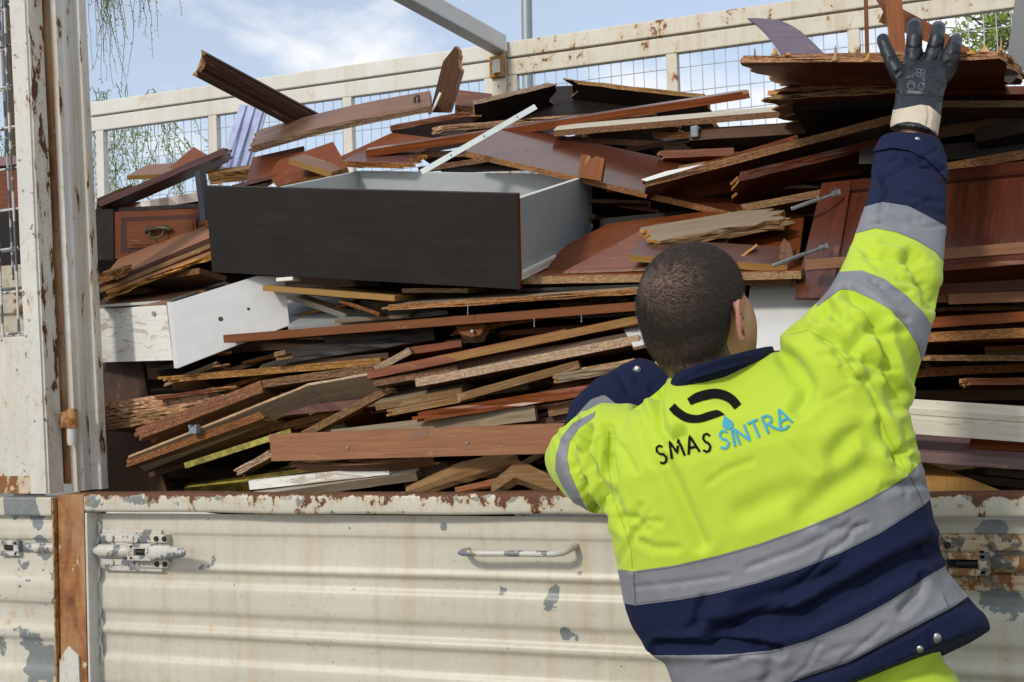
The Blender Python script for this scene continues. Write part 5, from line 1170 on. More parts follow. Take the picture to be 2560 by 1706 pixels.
folds += creases(26, [(2130, 960), (2200, 820), (2250, 660), (2270, 480)], 70, .0042) + creases(10, [(2270, 520), (2275, 390)], 50, .003) + creases(16, [(1620, 1120), (1500, 1150), (1420, 1170)], 60, .0042)
folds += creases(6, [(1900, 1000), (1900, 1350)], 220, .0018, (40, 150)) + creases(16, [(1960, 1420), (2010, 1560)], 250, .0030, (60, 105)) + creases(8, [(2030, 1600), (2060, 1700)], 230, .0016, (30, 150)) + creases(8, [(1580, 1280), (1640, 1420)], 40, .003, (20, 160)) + creases(8, [(2240, 1050), (2300, 1250)], 30, .0035, (20, 160))
JV = fold_disp(JV, JN, [(p_, d_ * 1.55, w_ * 1.05) for p_, d_, w_ in folds], .0030, 5.5)
JN = vnormals(JV, JT)
JB = BVHTree.FromPolygons([tuple(p) for p in JV], JT.tolist())

# ---- the body under the clothes: head, neck, trunk, arms, hands, legs
hc = P(1738, 775, -.50)                                    # middle of the skull
fw = Vector((.50, 1.0, .34)).normalized(); rt = fw.cross(Vector((0, 0, 1))).normalized(); up = rt.cross(fw).normalized()
rt = (rt * math.cos(RAD(8)) + up * math.sin(RAD(-8))).normalized(); up = rt.cross(fw).normalized()
def hp(x, y, z): return hc + rt * x + fw * y + up * z
bb = MB()
def ell(mb, c, ax, n=18):
    bm = bmesh.new(); bmesh.ops.create_uvsphere(bm, u_segments=n * 2, v_segments=n, radius=1); bm.verts.index_update()
    vs = [c + ax[0] * v_.co.x + ax[1] * v_.co.y + ax[2] * v_.co.z for v_ in bm.verts]; fs = [[v_.index for v_ in f_.verts] for f_ in bm.faces]; bm.free(); mb.add(vs, fs)
ell(bb, hp(0, -.006, .012), (rt * .085, fw * .104, up * .103))
ell(bb, hp(0, -.030, -.022), (rt * .076, fw * .070, up * .075))
ell(bb, hp(0, .048, -.045), (rt * .080, fw * .068, up * .088))
ell(bb, hp(.004, .050, -.095), (rt * .072, fw * .055, up * .045)); ell(bb, hp(.034, .040, -.062), (rt * .048, fw * .056, up * .062))
ell(bb, hp(0, .104, -.045), (rt * .014, fw * .022, up * .018)); ell(bb, hp(0, .092, -.025), (rt * .010, fw * .018, up * .028))
ell(bb, hp(.030, .082, -.012), (rt * .016, fw * .012, up * .010)); ell(bb, hp(-.030, .082, -.012), (rt * .016, fw * .012, up * .010))
ell(bb, hp(0, .088, -.078), (rt * .024, fw * .012, up * .010))
nb = P(1828, 985, -.46)
loft(bb, [(hp(0, -.018, -.03), rt * .066, fw * .066, 2), (hp(.004, -.016, -.075), rt * .069, fw * .068, 2), ((hp(.020, -.008, -.12) + nb) / 2, rt * .080, fw * .070, 2), (nb, Vector((.084, 0, 0)), Vector((0, .075, 0)), 2), (nb + Vector((.02, 0, -.06)), Vector((.13, 0, .03)), Vector((0, .09, 0)), 2)], 20)
ch = P(1905, 1200, -.46); hip = P(2080, 1760, -.44)
loft(bb, [(nb + Vector((.02, 0, -.07)), Vector((.15, 0, .03)), Vector((0, .085, 0)), 2.2), (ch, Vector((.19, 0, .06)), Vector((0, .105, 0)), 2.3), ((ch + hip) / 2, Vector((.165, 0, .05)), Vector((0, .10, 0)), 2.3), (hip, Vector((.13, 0, .02)), Vector((0, .085, 0)), 2.3)], 20)
for q_ in ((2090, 1080, -.45), (1640, 1160, -.44), (1960, 1080, -.45), (1760, 1110, -.45)): ell(bb, P(*q_), (Vector((.08, 0, 0)), Vector((0, .07, 0)), Vector((0, 0, .065))), 12)
sR, eR, wR = P(2110, 1020, -.46), P(2235, 690, -.33), P(2283, 330, .085)
sL, eL, wL = P(1640, 1170, -.42), P(1455, 1140, -.30), P(1668, 918, .065)
bb.tube([sR, eR.lerp(sR, .4), eR, wR.lerp(eR, .55) + Vector((0, .02, 0)), wR.lerp(eR, .2) + Vector((0, .015, 0)), wR, wR + (wR - eR) * .25], [.054, .046, .038, .030, .026, .028, .030], 14)
bb.tube([sL, eL.lerp(sL, .4), eL, wL.lerp(eL, .5), wL, wL + (wL - eL) * .12], [.048, .042, .036, .030, .027, .026], 14)
fl, fr2 = Vector((hip.x - .16, -.50, 0)), Vector((hip.x + .16, -.36, 0))
kl, kr = Vector((hip.x - .12, -.44, .52)), Vector((hip.x + .13, -.36, .52))
for k_, f_, sx in ((kl, fl, -.085), (kr, fr2, .085)):
    h_ = hip + Vector((sx, 0, -.02)); bb.tube([h_, k_.lerp(h_, .5), k_, f_.lerp(k_, .45) + Vector((0, 0, 0)), f_ + Vector((0, 0, .09)), f_ + Vector((0, 0, .03))], [.075, .068, .052, .046, .038, .038], 14)
    ell(bb, f_ + Vector((0, .06, .04)), (Vector((.04, 0, 0)), Vector((0, .12, 0)), Vector((0, 0, .035))), 10)
BV, BT = remesh(bb, .0045, 5)
BN = vnormals(BV, BT)
# ears: folded shells on each side of the skull
def ear(side):
    """helix rim, concave shell, lobe and tragus; the shell stands off the skull towards the back"""
    e = MB(); c = hp(.081 * side, .000, -.010); out_ = (rt * side * .80 - fw * .60).normalized(); upv = (up * .97 - fw * .22).normalized(); upv = (upv - out_ * upv.dot(out_)).normalized(); fwd_ = upv.cross(out_) * side
    if fwd_.dot(fw) < 0: fwd_ = -fwd_
    nrmv = fwd_.cross(upv); nrmv = nrmv if nrmv.dot(rt * side) > 0 else -nrmv
    root_ = c + fwd_ * .004
    pts = []
    for k in range(17):
        a_ = RAD(-40 + 255 * k / 16); rx, rz = .023, .031
        pts.append(root_ + out_ * (.011 + rx * max(0, math.sin(a_ * .5 + RAD(10))) * .85) + upv * (rz * math.cos(a_) * (1 if math.cos(a_) > 0 else 1.05)) + fwd_ * (.010 * math.cos(a_ + .6)) )
    e.tube(pts, [.0034 + .0012 * math.sin(math.pi * k / 16) for k in range(17)], 8)
    for k in range(12):
        s_ = k / 11; zz = .028 * (1 - 2 * s_); wdt = .0185 * math.sqrt(max(.05, 1 - (zz / .032) ** 2))
        ell(e, root_ + out_ * (.006 + wdt * .55) + upv * zz, (out_ * (wdt * .85), upv * .0055, fwd_ * .0035), 6)
    ell(e, root_ - upv * .029 + out_ * .009, (out_ * .009, upv * .010, fwd_ * .005), 8); ell(e, root_ + fwd_ * .010 + out_ * .004, (out_ * .006, upv * .007, fwd_ * .005), 8)
    V_, T_ = remesh(e, .0020, 4); return np.hstack([V_, vnormals(V_, T_)]), T_
person = mk('person', np.hstack([BV, BN]), BT, M['skin'], None)
tag(person, 'worker in yellow high visibility jacket reaching up with a gloved hand, seen from behind', 'person')
for s_ in (1, -1):
    A_, T_ = ear(s_); mk('ear', A_, T_, M['ear_skin'], person)
# hair: cropped cap over the back of the skull with short strands
loc = (BV - np.array(hc)); hx, hy, hz = loc @ np.array(rt), loc @ np.array(fw), loc @ np.array(up)
hair_f = np.minimum.reduce([.060 - hy + .35 * np.maximum(hz - .03, 0) * 2.2, hz + .122 + .25 * np.minimum(hy + .03, 0)])
side_cut = (-.016 - hy) + np.maximum(hz - .006, 0) * 3.2 + np.maximum(-hz - .06, 0) * .25            # sideburn line in front of the ears
hair_f = np.minimum(hair_f, side_cut + .004)
hair_f = np.where(np.linalg.norm(loc, axis=1) < .20, hair_f, -1)
(HA, HT), _ = clip_mesh(np.hstack([BV, BN, hair_f[:, None]]), BT, hair_f)
thick = np.clip(HA[:, 6] / .03, 0, 1) * .0045 + .0006
HA2 = HA.copy(); HA2[:, :3] += HA[:, 3:6] * thick[:, None]
hair = mk('hair', HA2[:, :6], HT, M['hair'], person)
rs = np.random.default_rng(3); tri = HA2[HT][:, :, :3]; ar = np.linalg.norm(np.cross(tri[:, 1] - tri[:, 0], tri[:, 2] - tri[:, 0]), axis=1); pick = rs.choice(len(HT), 52000, p=ar / ar.sum())
w_ = rs.dirichlet((1, 1, 1), 52000); base = (tri[pick] * w_[:, :, None]).sum(1); nrm = (HA2[HT][pick][:, :, 3:6] * w_[:, :, None]).sum(1); ht_ = (HA[HT][pick][:, :, 6] * w_).sum(1)
wh_ = np.array(hp(-.03, -.070, .060)); dv = base - wh_; dv -= nrm * (dv * nrm).sum(1, keepdims=True); dl = np.linalg.norm(dv, axis=1, keepdims=True); dv /= dl + 1e-6
swirl = np.cross(nrm, dv); flow = dv * .8 + swirl * .9 * np.exp(-dl / .035) + rs.normal(0, .25, base.shape)
keep = rs.random(len(base)) < np.clip(ht_ / .035 + .02, .02, 1) * np.clip(dl[:, 0] / .04, .25, 1)
ln_ = (.0085 * np.clip(ht_ / .03, .35, 1) * rs.uniform(.6, 1.2, len(base)))[:, None]
tipp = base + (flow * 1.0 + nrm * .30) * ln_; sd2 = np.cross(nrm, flow); sd2 /= np.linalg.norm(sd2, axis=1, keepdims=True) + 1e-9
b1, b2, tp_ = base[keep] + sd2[keep] * .00024, base[keep] - sd2[keep] * .00024, tipp[keep]
SV = np.stack([b1, b2, tp_], 1).reshape(-1, 3); ST = np.arange(len(SV)).reshape(-1, 3)
st_ = mk('strands', SV, ST, M['hair_strand'], hair); st_['kind'] = 'stuff'

t = NT('stitch'); M['stitch'] = t.set(Base_Color=(.09, .095, .11), Roughness=.8)
# ---- cut the jacket into its cloths
A = np.hstack([JV, JN]); px, zc = projn(JV)
C1 = [z8(*q_) for q_ in ((385, 822), (440, 828), (640, 800), (850, 752), (1050, 695), (1250, 625), (1450, 545), (1600, 470), (1780, 365), (1850, 290))]
C2 = [z8(*q_) for q_ in ((415, 990), (450, 995), (650, 970), (850, 935), (1050, 885), (1250, 820), (1450, 740), (1650, 640), (1860, 505), (1900, 468))]
C3 = [z8(*q_) for q_ in ((560, 1242), (900, 1238), (1120, 1218), (1300, 1165), (1500, 1080), (1700, 970), (1900, 840), (1960, 805))]
C4 = [z8(*q_) for q_ in ((600, 1540), (900, 1460), (1200, 1373), (1500, 1270), (1800, 1110), (2000, 1005), (2090, 945))]
R1 = [(2176, 514), (2206, 506), (2271, 516), (2329, 547), (2367, 567)]
R2 = [(2154, 580), (2190, 571), (2243, 582), (2292, 602), (2337, 629), (2361, 655)]
R3 = [(2108, 680), (2155, 677), (2212, 699), (2264, 738), (2307, 781), (2331, 816)]
R4 = [(2080, 740), (2103, 723), (2134, 727), (2186, 751), (2229, 777), (2264, 816), (2294, 864), (2307, 907), (2325, 950)]
L5 = [zE(*q_) for q_ in ((1475, 1095), (1370, 1145), (1300, 1230), (1270, 1330), (1265, 1420), (1300, 1500), (1345, 1570))]
L6 = [zE(*q_) for q_ in ((1490, 1115), (1400, 1180), (1345, 1260), (1332, 1350), (1350, 1440), (1390, 1530), (1430, 1610))]
def fieldR(p, c): return np.where((p[:, 0] > 2040) & (p[:, 1] < 960), sdist(p, c), 400)
jacket = mk('jacket', A[:1], np.zeros((0, 3), np.int64), M['hivis'], person) if False else None
def px_of(A_): return projn(A_[:, :3])[0]
rest = (A, JT); pieces = []
def cut(field, name, mat, positive=True, off=0.0):
    """take one side of the rest away as its own cloth"""
    global rest
    A_, T_ = rest; p_, n_ = clip_mesh(A_, T_, field(px_of(A_))); got, rest_ = (p_, n_) if positive else (n_, p_); rest = rest_; pieces.append((name, mat, got, off))
cut(lambda p: fieldR(p, [(2120, 405), (2186, 382), (2230, 374), (2275, 380), (2318, 402), (2345, 428), (2362, 455), (2400, 500)]), 'cuff_strap', 'navy', False, .004)
cut(lambda p: fieldR(p, R1), 'sleeve_cuff', 'navy', False)
cut(lambda p: fieldR(p, R2), 'reflective_band', 'reflective', False, .0008)
cut(lambda p: fieldR(p, R3), 'forearm_panel', 'hivis', False)
cut(lambda p: fieldR(p, R4), 'reflective_band', 'reflective', False, .0008)
cut(lambda p: sdist(p, C4), 'hem', 'navy')
cut(lambda p: sdist(p, C3), 'reflective_band', 'reflective', True, .0008)
cut(lambda p: sdist(p, C2), 'waist_panel', 'navy')
cut(lambda p: sdist(p, C1), 'reflective_band', 'reflective', True, .0008)
def fL(c):
    return lambda p: np.where((p[:, 0] < 1490) & (p[:, 1] > 1000) & (p[:, 1] < 1320), sdist(p, c), -400)
cut(fL(L5), 'elbow_panel', 'hivis')
cut(fL(L6), 'reflective_band', 'reflective', True, .0008)
jacket = mk('jacket', rest[0], rest[1], M['hivis'], person); jacket['label'] = 'yellow high visibility jacket with navy waist and grey reflective bands'
for nm, mt, (A_, T_), of_ in pieces:
    if len(T_): mk(nm, A_, T_, M[mt], jacket, of_)

def on_jacket(x, y, off=.001):
    d = ray(x, y); h_ = JB.ray_cast(CAM, d); 
    return None if h_[0] is None else h_[0] - d * off
def patch(name, pts, mat, off=.0024, th=.0008, step=9, parent=None):
    """a flat outline laid on the cloth: triangulated, refined, dropped on the surface"""
    bm = bmesh.new(); vs = [bm.verts.new((x, y, 0)) for x, y in pts]; f_ = bm.faces.new(vs); bmesh.ops.triangulate(bm, faces=[f_])
    for _ in range(4):
        lg = [e for e in bm.edges if e.calc_length() > step]
        if not lg: break
        bmesh.ops.subdivide_edges(bm, edges=lg, cuts=1, use_grid_fill=False); bmesh.ops.triangulate(bm, faces=bm.faces[:])
    ok = True
    for v_ in bm.verts:
        q_ = on_jacket(v_.co.x, v_.co.y, off)
        if q_ is None: ok = False; break
        v_.co = q_
    if not ok: bm.free(); return None
    bmesh.ops.recalc_face_normals(bm, faces=bm.faces); me = bpy.data.meshes.new(name); bm.to_mesh(me); bm.free(); me.materials.append(M[mat]); me.polygons.foreach_set('use_smooth', [True] * len(me.polygons))
    return link(name, me, parent or jacket)
def strokes(name, lines, w, mat, parent=None, surf=None, off=.0026):
    """print or embroidery: polylines of width w (photo pixels) laid on a surface"""
    surf = surf or on_jacket; o = MB()
    for ln in lines:
        d_ = []
        for a, b in zip(ln[:-1], ln[1:]):
            n_ = max(1, int(math.dist(a, b) / 5)); d_ += [(a[0] + (b[0] - a[0]) * k / n_, a[1] + (b[1] - a[1]) * k / n_) for k in range(n_)]
        d_.append(ln[-1]); vs = []
        for i, p_ in enumerate(d_):
            a, b = d_[max(i - 1, 0)], d_[min(i + 1, len(d_) - 1)]; tx, ty = b[0] - a[0], b[1] - a[1]; l_ = math.hypot(tx, ty) or 1; nx_, ny_ = -ty / l_ * w / 2, tx / l_ * w / 2
            vs += [surf(p_[0] + nx_, p_[1] + ny_, off), surf(p_[0] - nx_, p_[1] - ny_, off)]
        if any(v_ is None for v_ in vs): continue
        o.add(vs, [(2*i, 2*i+1, 2*i+3, 2*i+2) for i in range(len(d_) - 1)], 0, True)
    return o.build(name, [M[mat]], parent or jacket, fix=False) if o.f else None
def smooth_line(pts, k=6):
    q = [np.array(p_, float) for p_ in pts]; q = [2 * q[0] - q[1]] + q + [2 * q[-1] - q[-2]]; out_ = []
    for i in range(1, len(q) - 2):
        for j in range(k):
            t_ = j / k; out_.append(.5 * (2 * q[i] + (q[i+1] - q[i-1]) * t_ + (2*q[i-1] - 5*q[i] + 4*q[i+1] - q[i+2]) * t_**2 + (3*q[i] - q[i-1] - 3*q[i+1] + q[i+2]) * t_**3))
    return out_ + [q[-2]]
def ribbon(name, pts, widths, mat):
    c_ = smooth_line(pts); w_ = np.interp(np.linspace(0, 1, len(c_)), np.linspace(0, 1, len(widths)), widths); up_l, lo_l = [], []
    for i, p_ in enumerate(c_):
        tg = c_[min(i + 1, len(c_) - 1)] - c_[max(i - 1, 0)]; tg = tg / np.linalg.norm(tg); nn_ = np.array((-tg[1], tg[0])); up_l.append(tuple(p_ - nn_ * w_[i] / 2)); lo_l.append(tuple(p_ + nn_ * w_[i] / 2))
    o = MB(); n_ = 5; vs_ = []
    for a_, b_ in zip(up_l, lo_l):
        for j in range(n_): vs_.append(on_jacket(a_[0] + (b_[0] - a_[0]) * j / (n_ - 1), a_[1] + (b_[1] - a_[1]) * j / (n_ - 1), .0026))
    if any(v_ is None for v_ in vs_): return None
    o.add(vs_, [(i*n_+j, i*n_+j+1, (i+1)*n_+j+1, (i+1)*n_+j) for i in range(len(c_) - 1) for j in range(n_ - 1)], 0, True); return o.build(name, [M[mat]], jacket, fix=False)
ribbon('emblem_upper', [zH(*q_) for q_ in ((1052, 1388), (1120, 1352), (1195, 1330), (1272, 1320), (1345, 1336), (1405, 1372), (1452, 1428))], [18, 24, 25, 24, 24, 23, 22], 'logoblack')
ribbon('emblem_lower', [zH(*q_) for q_ in ((912, 1424), (962, 1474), (1036, 1517), (1130, 1526), (1220, 1500), (1285, 1483), (1338, 1490))], [21, 22, 22, 19, 20, 18, 3], 'logoblack')
patch('water_drop', [zF(*q_) for q_ in ((256, 1100), (270, 1118), (292, 1130), (308, 1150), (305, 1172), (285, 1186), (262, 1184), (246, 1168), (245, 1145), (252, 1125))], 'logoteal')
GL = {'S': (.62, [[(.60, .86), (.42, 1.0), (.2, .96), (.1, .76), (.22, .57), (.45, .46), (.56, .26), (.44, .05), (.22, 0), (.02, .12)]]), 'M': (1.0, [[(.02, 0), (.18, .98), (.5, .25), (.82, .98), (.98, 0)]]),
      'A': (.85, [[(.02, 0), (.43, 1.0), (.84, 0)], [(.16, .34), (.70, .34)]]), 'I': (.16, [[(.08, 0), (.08, 1)]]), 'N': (.78, [[(.06, 0), (.06, .98), (.72, .02), (.72, 1)]]), 'T': (.72, [[(.0, .98), (.72, .98)], [(.36, .98), (.36, 0)]]),
      'R': (.66, [[(.06, 0), (.06, .98), (.36, .98), (.56, .86), (.56, .62), (.36, .50), (.06, .50)], [(.26, .50), (.52, .18), (.8, -.06), (1.15, -.13), (1.45, -.02)]])}
def write(name, text, base, hgt, mat, lw, gap=.14):
    tot = sum(GL[c][0] + gap for c in text) - gap; bp_ = [np.array(b_) for b_ in base]; seg_ = [np.linalg.norm(b_ - a_) for a_, b_ in zip(bp_[:-1], bp_[1:])]; Lt = sum(seg_)
    def at(s):
        s *= Lt
        for a_, b_, l_ in zip(bp_[:-1], bp_[1:], seg_):
            if s <= l_ or b_ is bp_[-1]: t_ = (b_ - a_) / l_; return a_ + t_ * s, t_
            s -= l_
    x = 0; lines = []
    for c in text:
        wd_, ls = GL[c]
        p0, t_ = at((x + wd_ / 2) / tot); nrm_ = np.array((t_[1], -t_[0])); sc = Lt / tot
        for ln in ls: lines.append([tuple(p0 + t_ * (u_ - wd_ / 2) * sc + nrm_ * v_ * hgt) for u_, v_ in ln])
        x += wd_ + gap
    return strokes(name, lines, lw, mat)
write('lettering', 'SMAS', [z8(572, 305), z8(650, 272), z8(735, 250), z8(822, 240)], 45, 'logoblack', 6.0, .24)
write('lettering', 'SINTRA', [z8(866, 230), z8(945, 214), z8(1040, 178), z8(1130, 140), z8(1218, 98)], 44, 'logoteal', 6.0, .20)
# hem tab and snaps, seams
patch('hem_tab', [z8(*q_) for q_ in ((1888, 1098), (1960, 1062), (2060, 1005), (2110, 1040), (2165, 1090), (2060, 1160), (1960, 1222), (1910, 1205), (1890, 1175))], 'navy', .004)
def snap(x, y, r, mat='steel', parent=None, surf=None):
    q_ = (surf or on_jacket)(x, y, .003)
    if q_ is None: return
    o = MB(); ell(o, q_, (Vector((r, 0, 0)), Vector((0, r * .4, 0)), Vector((0, 0, r))), 8); ob_ = o.build('snap', [M[mat]], parent or jacket); ob_.data.polygons.foreach_set('use_smooth', [True] * len(ob_.data.polygons))
snap(*z8(1922, 1155), .0085); snap(*z8(1842, 1210), .006); snap(*zG(665, 1525), .0065)
for ln_q in ([z8(1785, 345), z8(1830, 430), z8(1862, 505)], [z8(1905, 830), z8(1950, 920), z8(1985, 1000)], [z8(438, 830), z8(448, 990)]): strokes('seam', [ln_q], 2.0, 'stitch')
strokes('seam', [[z8(1250, 1362), z8(1500, 1282), z8(1800, 1122), z8(2070, 975)]], 2.0, 'logoblack')

t = NT('seamgreen'); M['seamgreen'] = t.set(Base_Color=(.34, .46, .025), Roughness=.8)
strokes('seam', [[zF(620, 640), zF(740, 612), zF(880, 690), zF(990, 830), zF(1085, 948), zF(1145, 1088), zF(1200, 1235), zF(1265, 1350), zF(1300, 1425)]], 1.6, 'seamgreen', None, None, .0012)
strokes('seam', [[z8(318, 140), z8(312, 300), z8(335, 460), z8(388, 600), z8(425, 720), z8(432, 815)]], 1.6, 'seamgreen', None, None, .0012)
def inset(c, d): 
    return [(x, y + d) for x, y in c]
for ln_q in (inset(C1[1:-1], 4), inset(C2[1:-1], -4), inset(C3[1:-1], 4), inset(C4[2:-1], -4)): strokes('stitching', [ln_q], 1.2, 'stitch')
# collar
cl = MB(); 
cl_rings = [pring((1668, 990), (1935, 922), -.470, .086, 2.1), pring((1674, 964), (1940, 892), -.484, .095, 2.1), pring((1690, 938), (1930, 866), -.498, .097, 2.1)]
n_ = 40; vs = []
for c_, hw, hd, ex in cl_rings:
    for j in range(n_):
        a = 2 * math.pi * j / n_; vs.append(c_ + hw * math.cos(a) + hd * math.sin(a))
c_, hw, hd, ex = cl_rings[-1]
for k_, dz in ((.95, -.001), (.93, -.02)):
    for j in range(n_): a = 2 * math.pi * j / n_; vs.append(c_ + hw * k_ * math.cos(a) + hd * k_ * math.sin(a) + Vector((0, 0, dz)))
cl.add(vs, [(i*n_+j, i*n_+(j+1) % n_, (i+1)*n_+(j+1) % n_, (i+1)*n_+j) for i in range(4) for j in range(n_)], 0, True); cl.build('collar', [M['navy']], jacket)

# left forearm sleeve lying on the heap
fb = MB()
loft(fb, [pring((1405, 1085), (1505, 1190), -.32, .065, 2.1), pring((1430, 1010), (1580, 1090), -.22, .066, 2.1), pring((1490, 945), (1640, 1035), -.12, .066, 2.1), pring((1545, 915), (1695, 990), -.04, .062, 2.1), pring((1600, 893), (1730, 945), .02, .052, 2.1)], 22)
FV, FT = remesh(fb, .006, 5); FN = vnormals(FV, FT)
FV = fold_disp(FV, FN, [([zH(470, 1140), zH(520, 1200), zH(560, 1300)], .006, .010), ([zH(760, 1280), zH(850, 1330), zH(930, 1300)], .008, .012), ([zH(640, 1210), zH(760, 1250)], .005, .012)], .0035, 7); FN = vnormals(FV, FT)
FA = np.hstack([FV, FN]); pf = projn(FV)[0]
(pa_, ta_), (pn_, tn_) = clip_mesh(FA, FT, sdist(pf, [zH(150, 1480), zH(250, 1370), zH(360, 1330), zH(480, 1420), zH(560, 1600)]))
lo_, hi_ = ((pa_, ta_), (pn_, tn_))
mk('forearm_sleeve', hi_[0], hi_[1], M['navy'], jacket) if len(hi_[1]) else None
mk('reflective_band', lo_[0], lo_[1], M['reflective'], jacket) if len(lo_[1]) else None
FB = BVHTree.FromPolygons([tuple(p_) for p_ in FV], FT.tolist())
def on_fore(x, y, off=.001):
    d = ray(x, y); h_ = FB.ray_cast(CAM, d); return None if h_[0] is None else h_[0] - d * off
snap(*zH(628, 1128), .0095, 'steel', None, on_fore)

# ---- gloves
def G(x, y, Y): return P(*zG(x, y), Y)
gb_ = MB()
ydir = Vector((0, 1, 0))
loft(gb_, [pring(zG(372, 1400), zG(890, 1470), .075, .052, 2.2), pring(zG(392, 1230), zG(935, 1200), .10, .050, 2.2), pring(zG(425, 1060), zG(950, 1060), .13, .046, 2.3), pring(zG(440, 900), zG(985, 900), .155, .040, 2.4), pring(zG(450, 780), zG(1010, 770), .18, .034, 2.4), pring(zG(500, 690), zG(1000, 690), .195, .028, 2.4)], 26)
rr_ = 1 / ppm(G(650, 700, .18)) * .22963
def finger(pts, r):
    P3 = [G(x, y, Y) for x, y, Y in pts]; dense = []; rad = []
    for i in range(len(P3) - 1):
        for s in (0, .33, .66): dense.append(P3[i].lerp(P3[i+1], s)); rad.append((r[i] + (r[i+1] - r[i]) * s) * rr_)
    dense.append(P3[-1]); rad.append(r[-1] * rr_); gb_.tube(dense, rad, 14)
    ell(gb_, P3[-1], (Vector((r[-1] * rr_, 0, 0)), Vector((0, r[-1] * rr_, 0)), Vector((0, 0, r[-1] * rr_ * .95))), 8); ell(gb_, P3[0], (Vector((r[0] * rr_, 0, 0)), Vector((0, r[0] * rr_, 0)), Vector((0, 0, r[0] * rr_))), 8)
finger([(500, 860, .165), (420, 740, .165), (355, 600, .17), (300, 470, .18), (292, 430, .19)], [95, 88, 78, 72, 70])           # thumb
finger([(620, 760, .19), (625, 600, .20), (632, 420, .200), (634, 300, .225), (636, 262, .255)], [100, 92, 84, 80, 76])        # index
finger([(790, 760, .195), (840, 600, .205), (880, 430, .205), (892, 330, .235), (896, 298, .27)], [98, 88, 82, 78, 74])       # middle
finger([(930, 800, .19), (1000, 660, .195), (1060, 530, .200), (1084, 450, .23), (1088, 430, .265)], [96, 90, 80, 74, 70])   # ring
finger([(960, 840, .20), (1030, 730, .225), (1075, 640, .25), (1070, 570, .285), (1050, 560, .31)], [80, 72, 66, 60, 55])      # little finger curled over the board
GV, GT = remesh(gb_, .0030, 6); GN = vnormals(GV, GT)
gf = [([zG(*q_) for q_ in s_], d_, w_) for s_, d_, w_ in (
 ([(440, 800), (560, 720), (680, 660), (740, 590)], .004, .006), ([(620, 730), (760, 690), (900, 640)], .003, .006), ([(700, 790), (860, 740), (1010, 690)], .0035, .006),
 ([(360, 640), (430, 620), (480, 660)], .003, .005), ([(430, 1030), (600, 1010), (780, 1030), (930, 1080)], .004, .006), ([(450, 830), (620, 760), (800, 770)], .003, .006),
 ([(770, 1080), (780, 1150), (800, 1250), (780, 1380)], .003, .005), ([(560, 520), (640, 540), (710, 510)], .002, .005), ([(790, 520), (860, 540), (930, 500)], .002, .005), ([(990, 560), (1040, 600), (1100, 590)], .002, .005), ([(830, 860), (900, 900), (960, 920)], .002, .006))]
GV = fold_disp(GV, GN, gf, .0018, 22); GN = vnormals(GV, GT); GA = np.hstack([GV, GN])
def cutg(A_, T_, c): return clip_mesh(A_, T_, sdist(projn(A_[:, :3])[0], [zG(*q_) for q_ in c]))
(g1, gt1), (up_, upt) = cutg(GA, GT, ((330, 1210), (400, 1200), (560, 1170), (700, 1140), (800, 1155), (870, 1210), (950, 1290)))   # cloth cuff below, rubber above
(g2, gt2), (cl_, clt) = cutg(g1, gt1, ((330, 1500), (380, 1390), (450, 1350), (560, 1330), (680, 1345), (800, 1400), (870, 1480), (900, 1530)))
glove = mk('glove', up_, upt, M['gloverubber'], person); glove['label'] = 'black rubber work glove on the raised hand'
mk('cuff', cl_, clt, M['glovecloth'], glove)
if len(gt2): mk('binding', g2, gt2, M['gloverubber'], glove, .0015)
GB = BVHTree.FromPolygons([tuple(p_) for p_ in GV], GT.tolist())
def on_glove(x, y, off=.0008):
    d = ray(x, y); h_ = GB.ray_cast(CAM, d); return None if h_[0] is None else h_[0] - d * off
def circ(cx, cy, rx, ry, a0=0, a1=360, n_=16): return [zG(cx + rx * math.cos(RAD(a0 + (a1 - a0) * k / n_)), cy + ry * math.sin(RAD(a0 + (a1 - a0) * k / n_))) for k in range(n_ + 1)]
pr_ = [circ(702 + dx, 795 + dy, 22, 22) for dx, dy in ((-18, -22), (26, -16), (18, 24), (-22, 18))] + [circ(600, 930, 42, 46), circ(600, 930, 26, 20, 180, 360), circ(712, 940, 30, 38), circ(738, 868, 12, 14), circ(735, 915, 10, 12)]
pr_ += [[zG(545, 850), zG(575, 830), zG(570, 855), zG(600, 822), zG(612, 840), zG(640, 795)], [zG(470, 1030), zG(480, 1000), zG(492, 1018), zG(500, 985)]]
strokes('print', pr_, 1.6, 'gloveprint', glove, on_glove, .0008)

lg = MB()   # left glove just showing past the jaw
q0 = P(1672, 905, -.0); loft(lg, [pring((1652, 890), (1700, 930), .03, .045), pring((1668, 868), (1722, 905), .06, .046), pring((1690, 850), (1745, 880), .10, .04), pring((1715, 842), (1760, 862), .14, .028)], 18)
for k in range(4):
    b0 = P(1712 + k * 13, 846 + k * 6, .13); lg.tube([b0, b0 + Vector((.01, .045, .004)), b0 + Vector((.012, .075, -.02)), b0 + Vector((.01, .08, -.045))], [.011, .0105, .010, .009], 10)
b0 = P(1725, 888, .09); lg.tube([b0, b0 + Vector((.025, .03, -.01)), b0 + Vector((.03, .055, -.02))], [.012, .011, .01], 10)
LV, LT = remesh(lg, .0035, 4); gl2 = mk('glove', np.hstack([LV, vnormals(LV, LT)]), LT, M['gloverubber'], person); gl2['label'] = 'glove on the lowered hand, mostly hidden by the head'
lc = MB(); loft(lc, [pring((1640, 905), (1700, 942), .005, .040), pring((1652, 888), (1712, 925), .03, .041)], 18); lc.build('cuff', [M['glovecloth']], gl2)

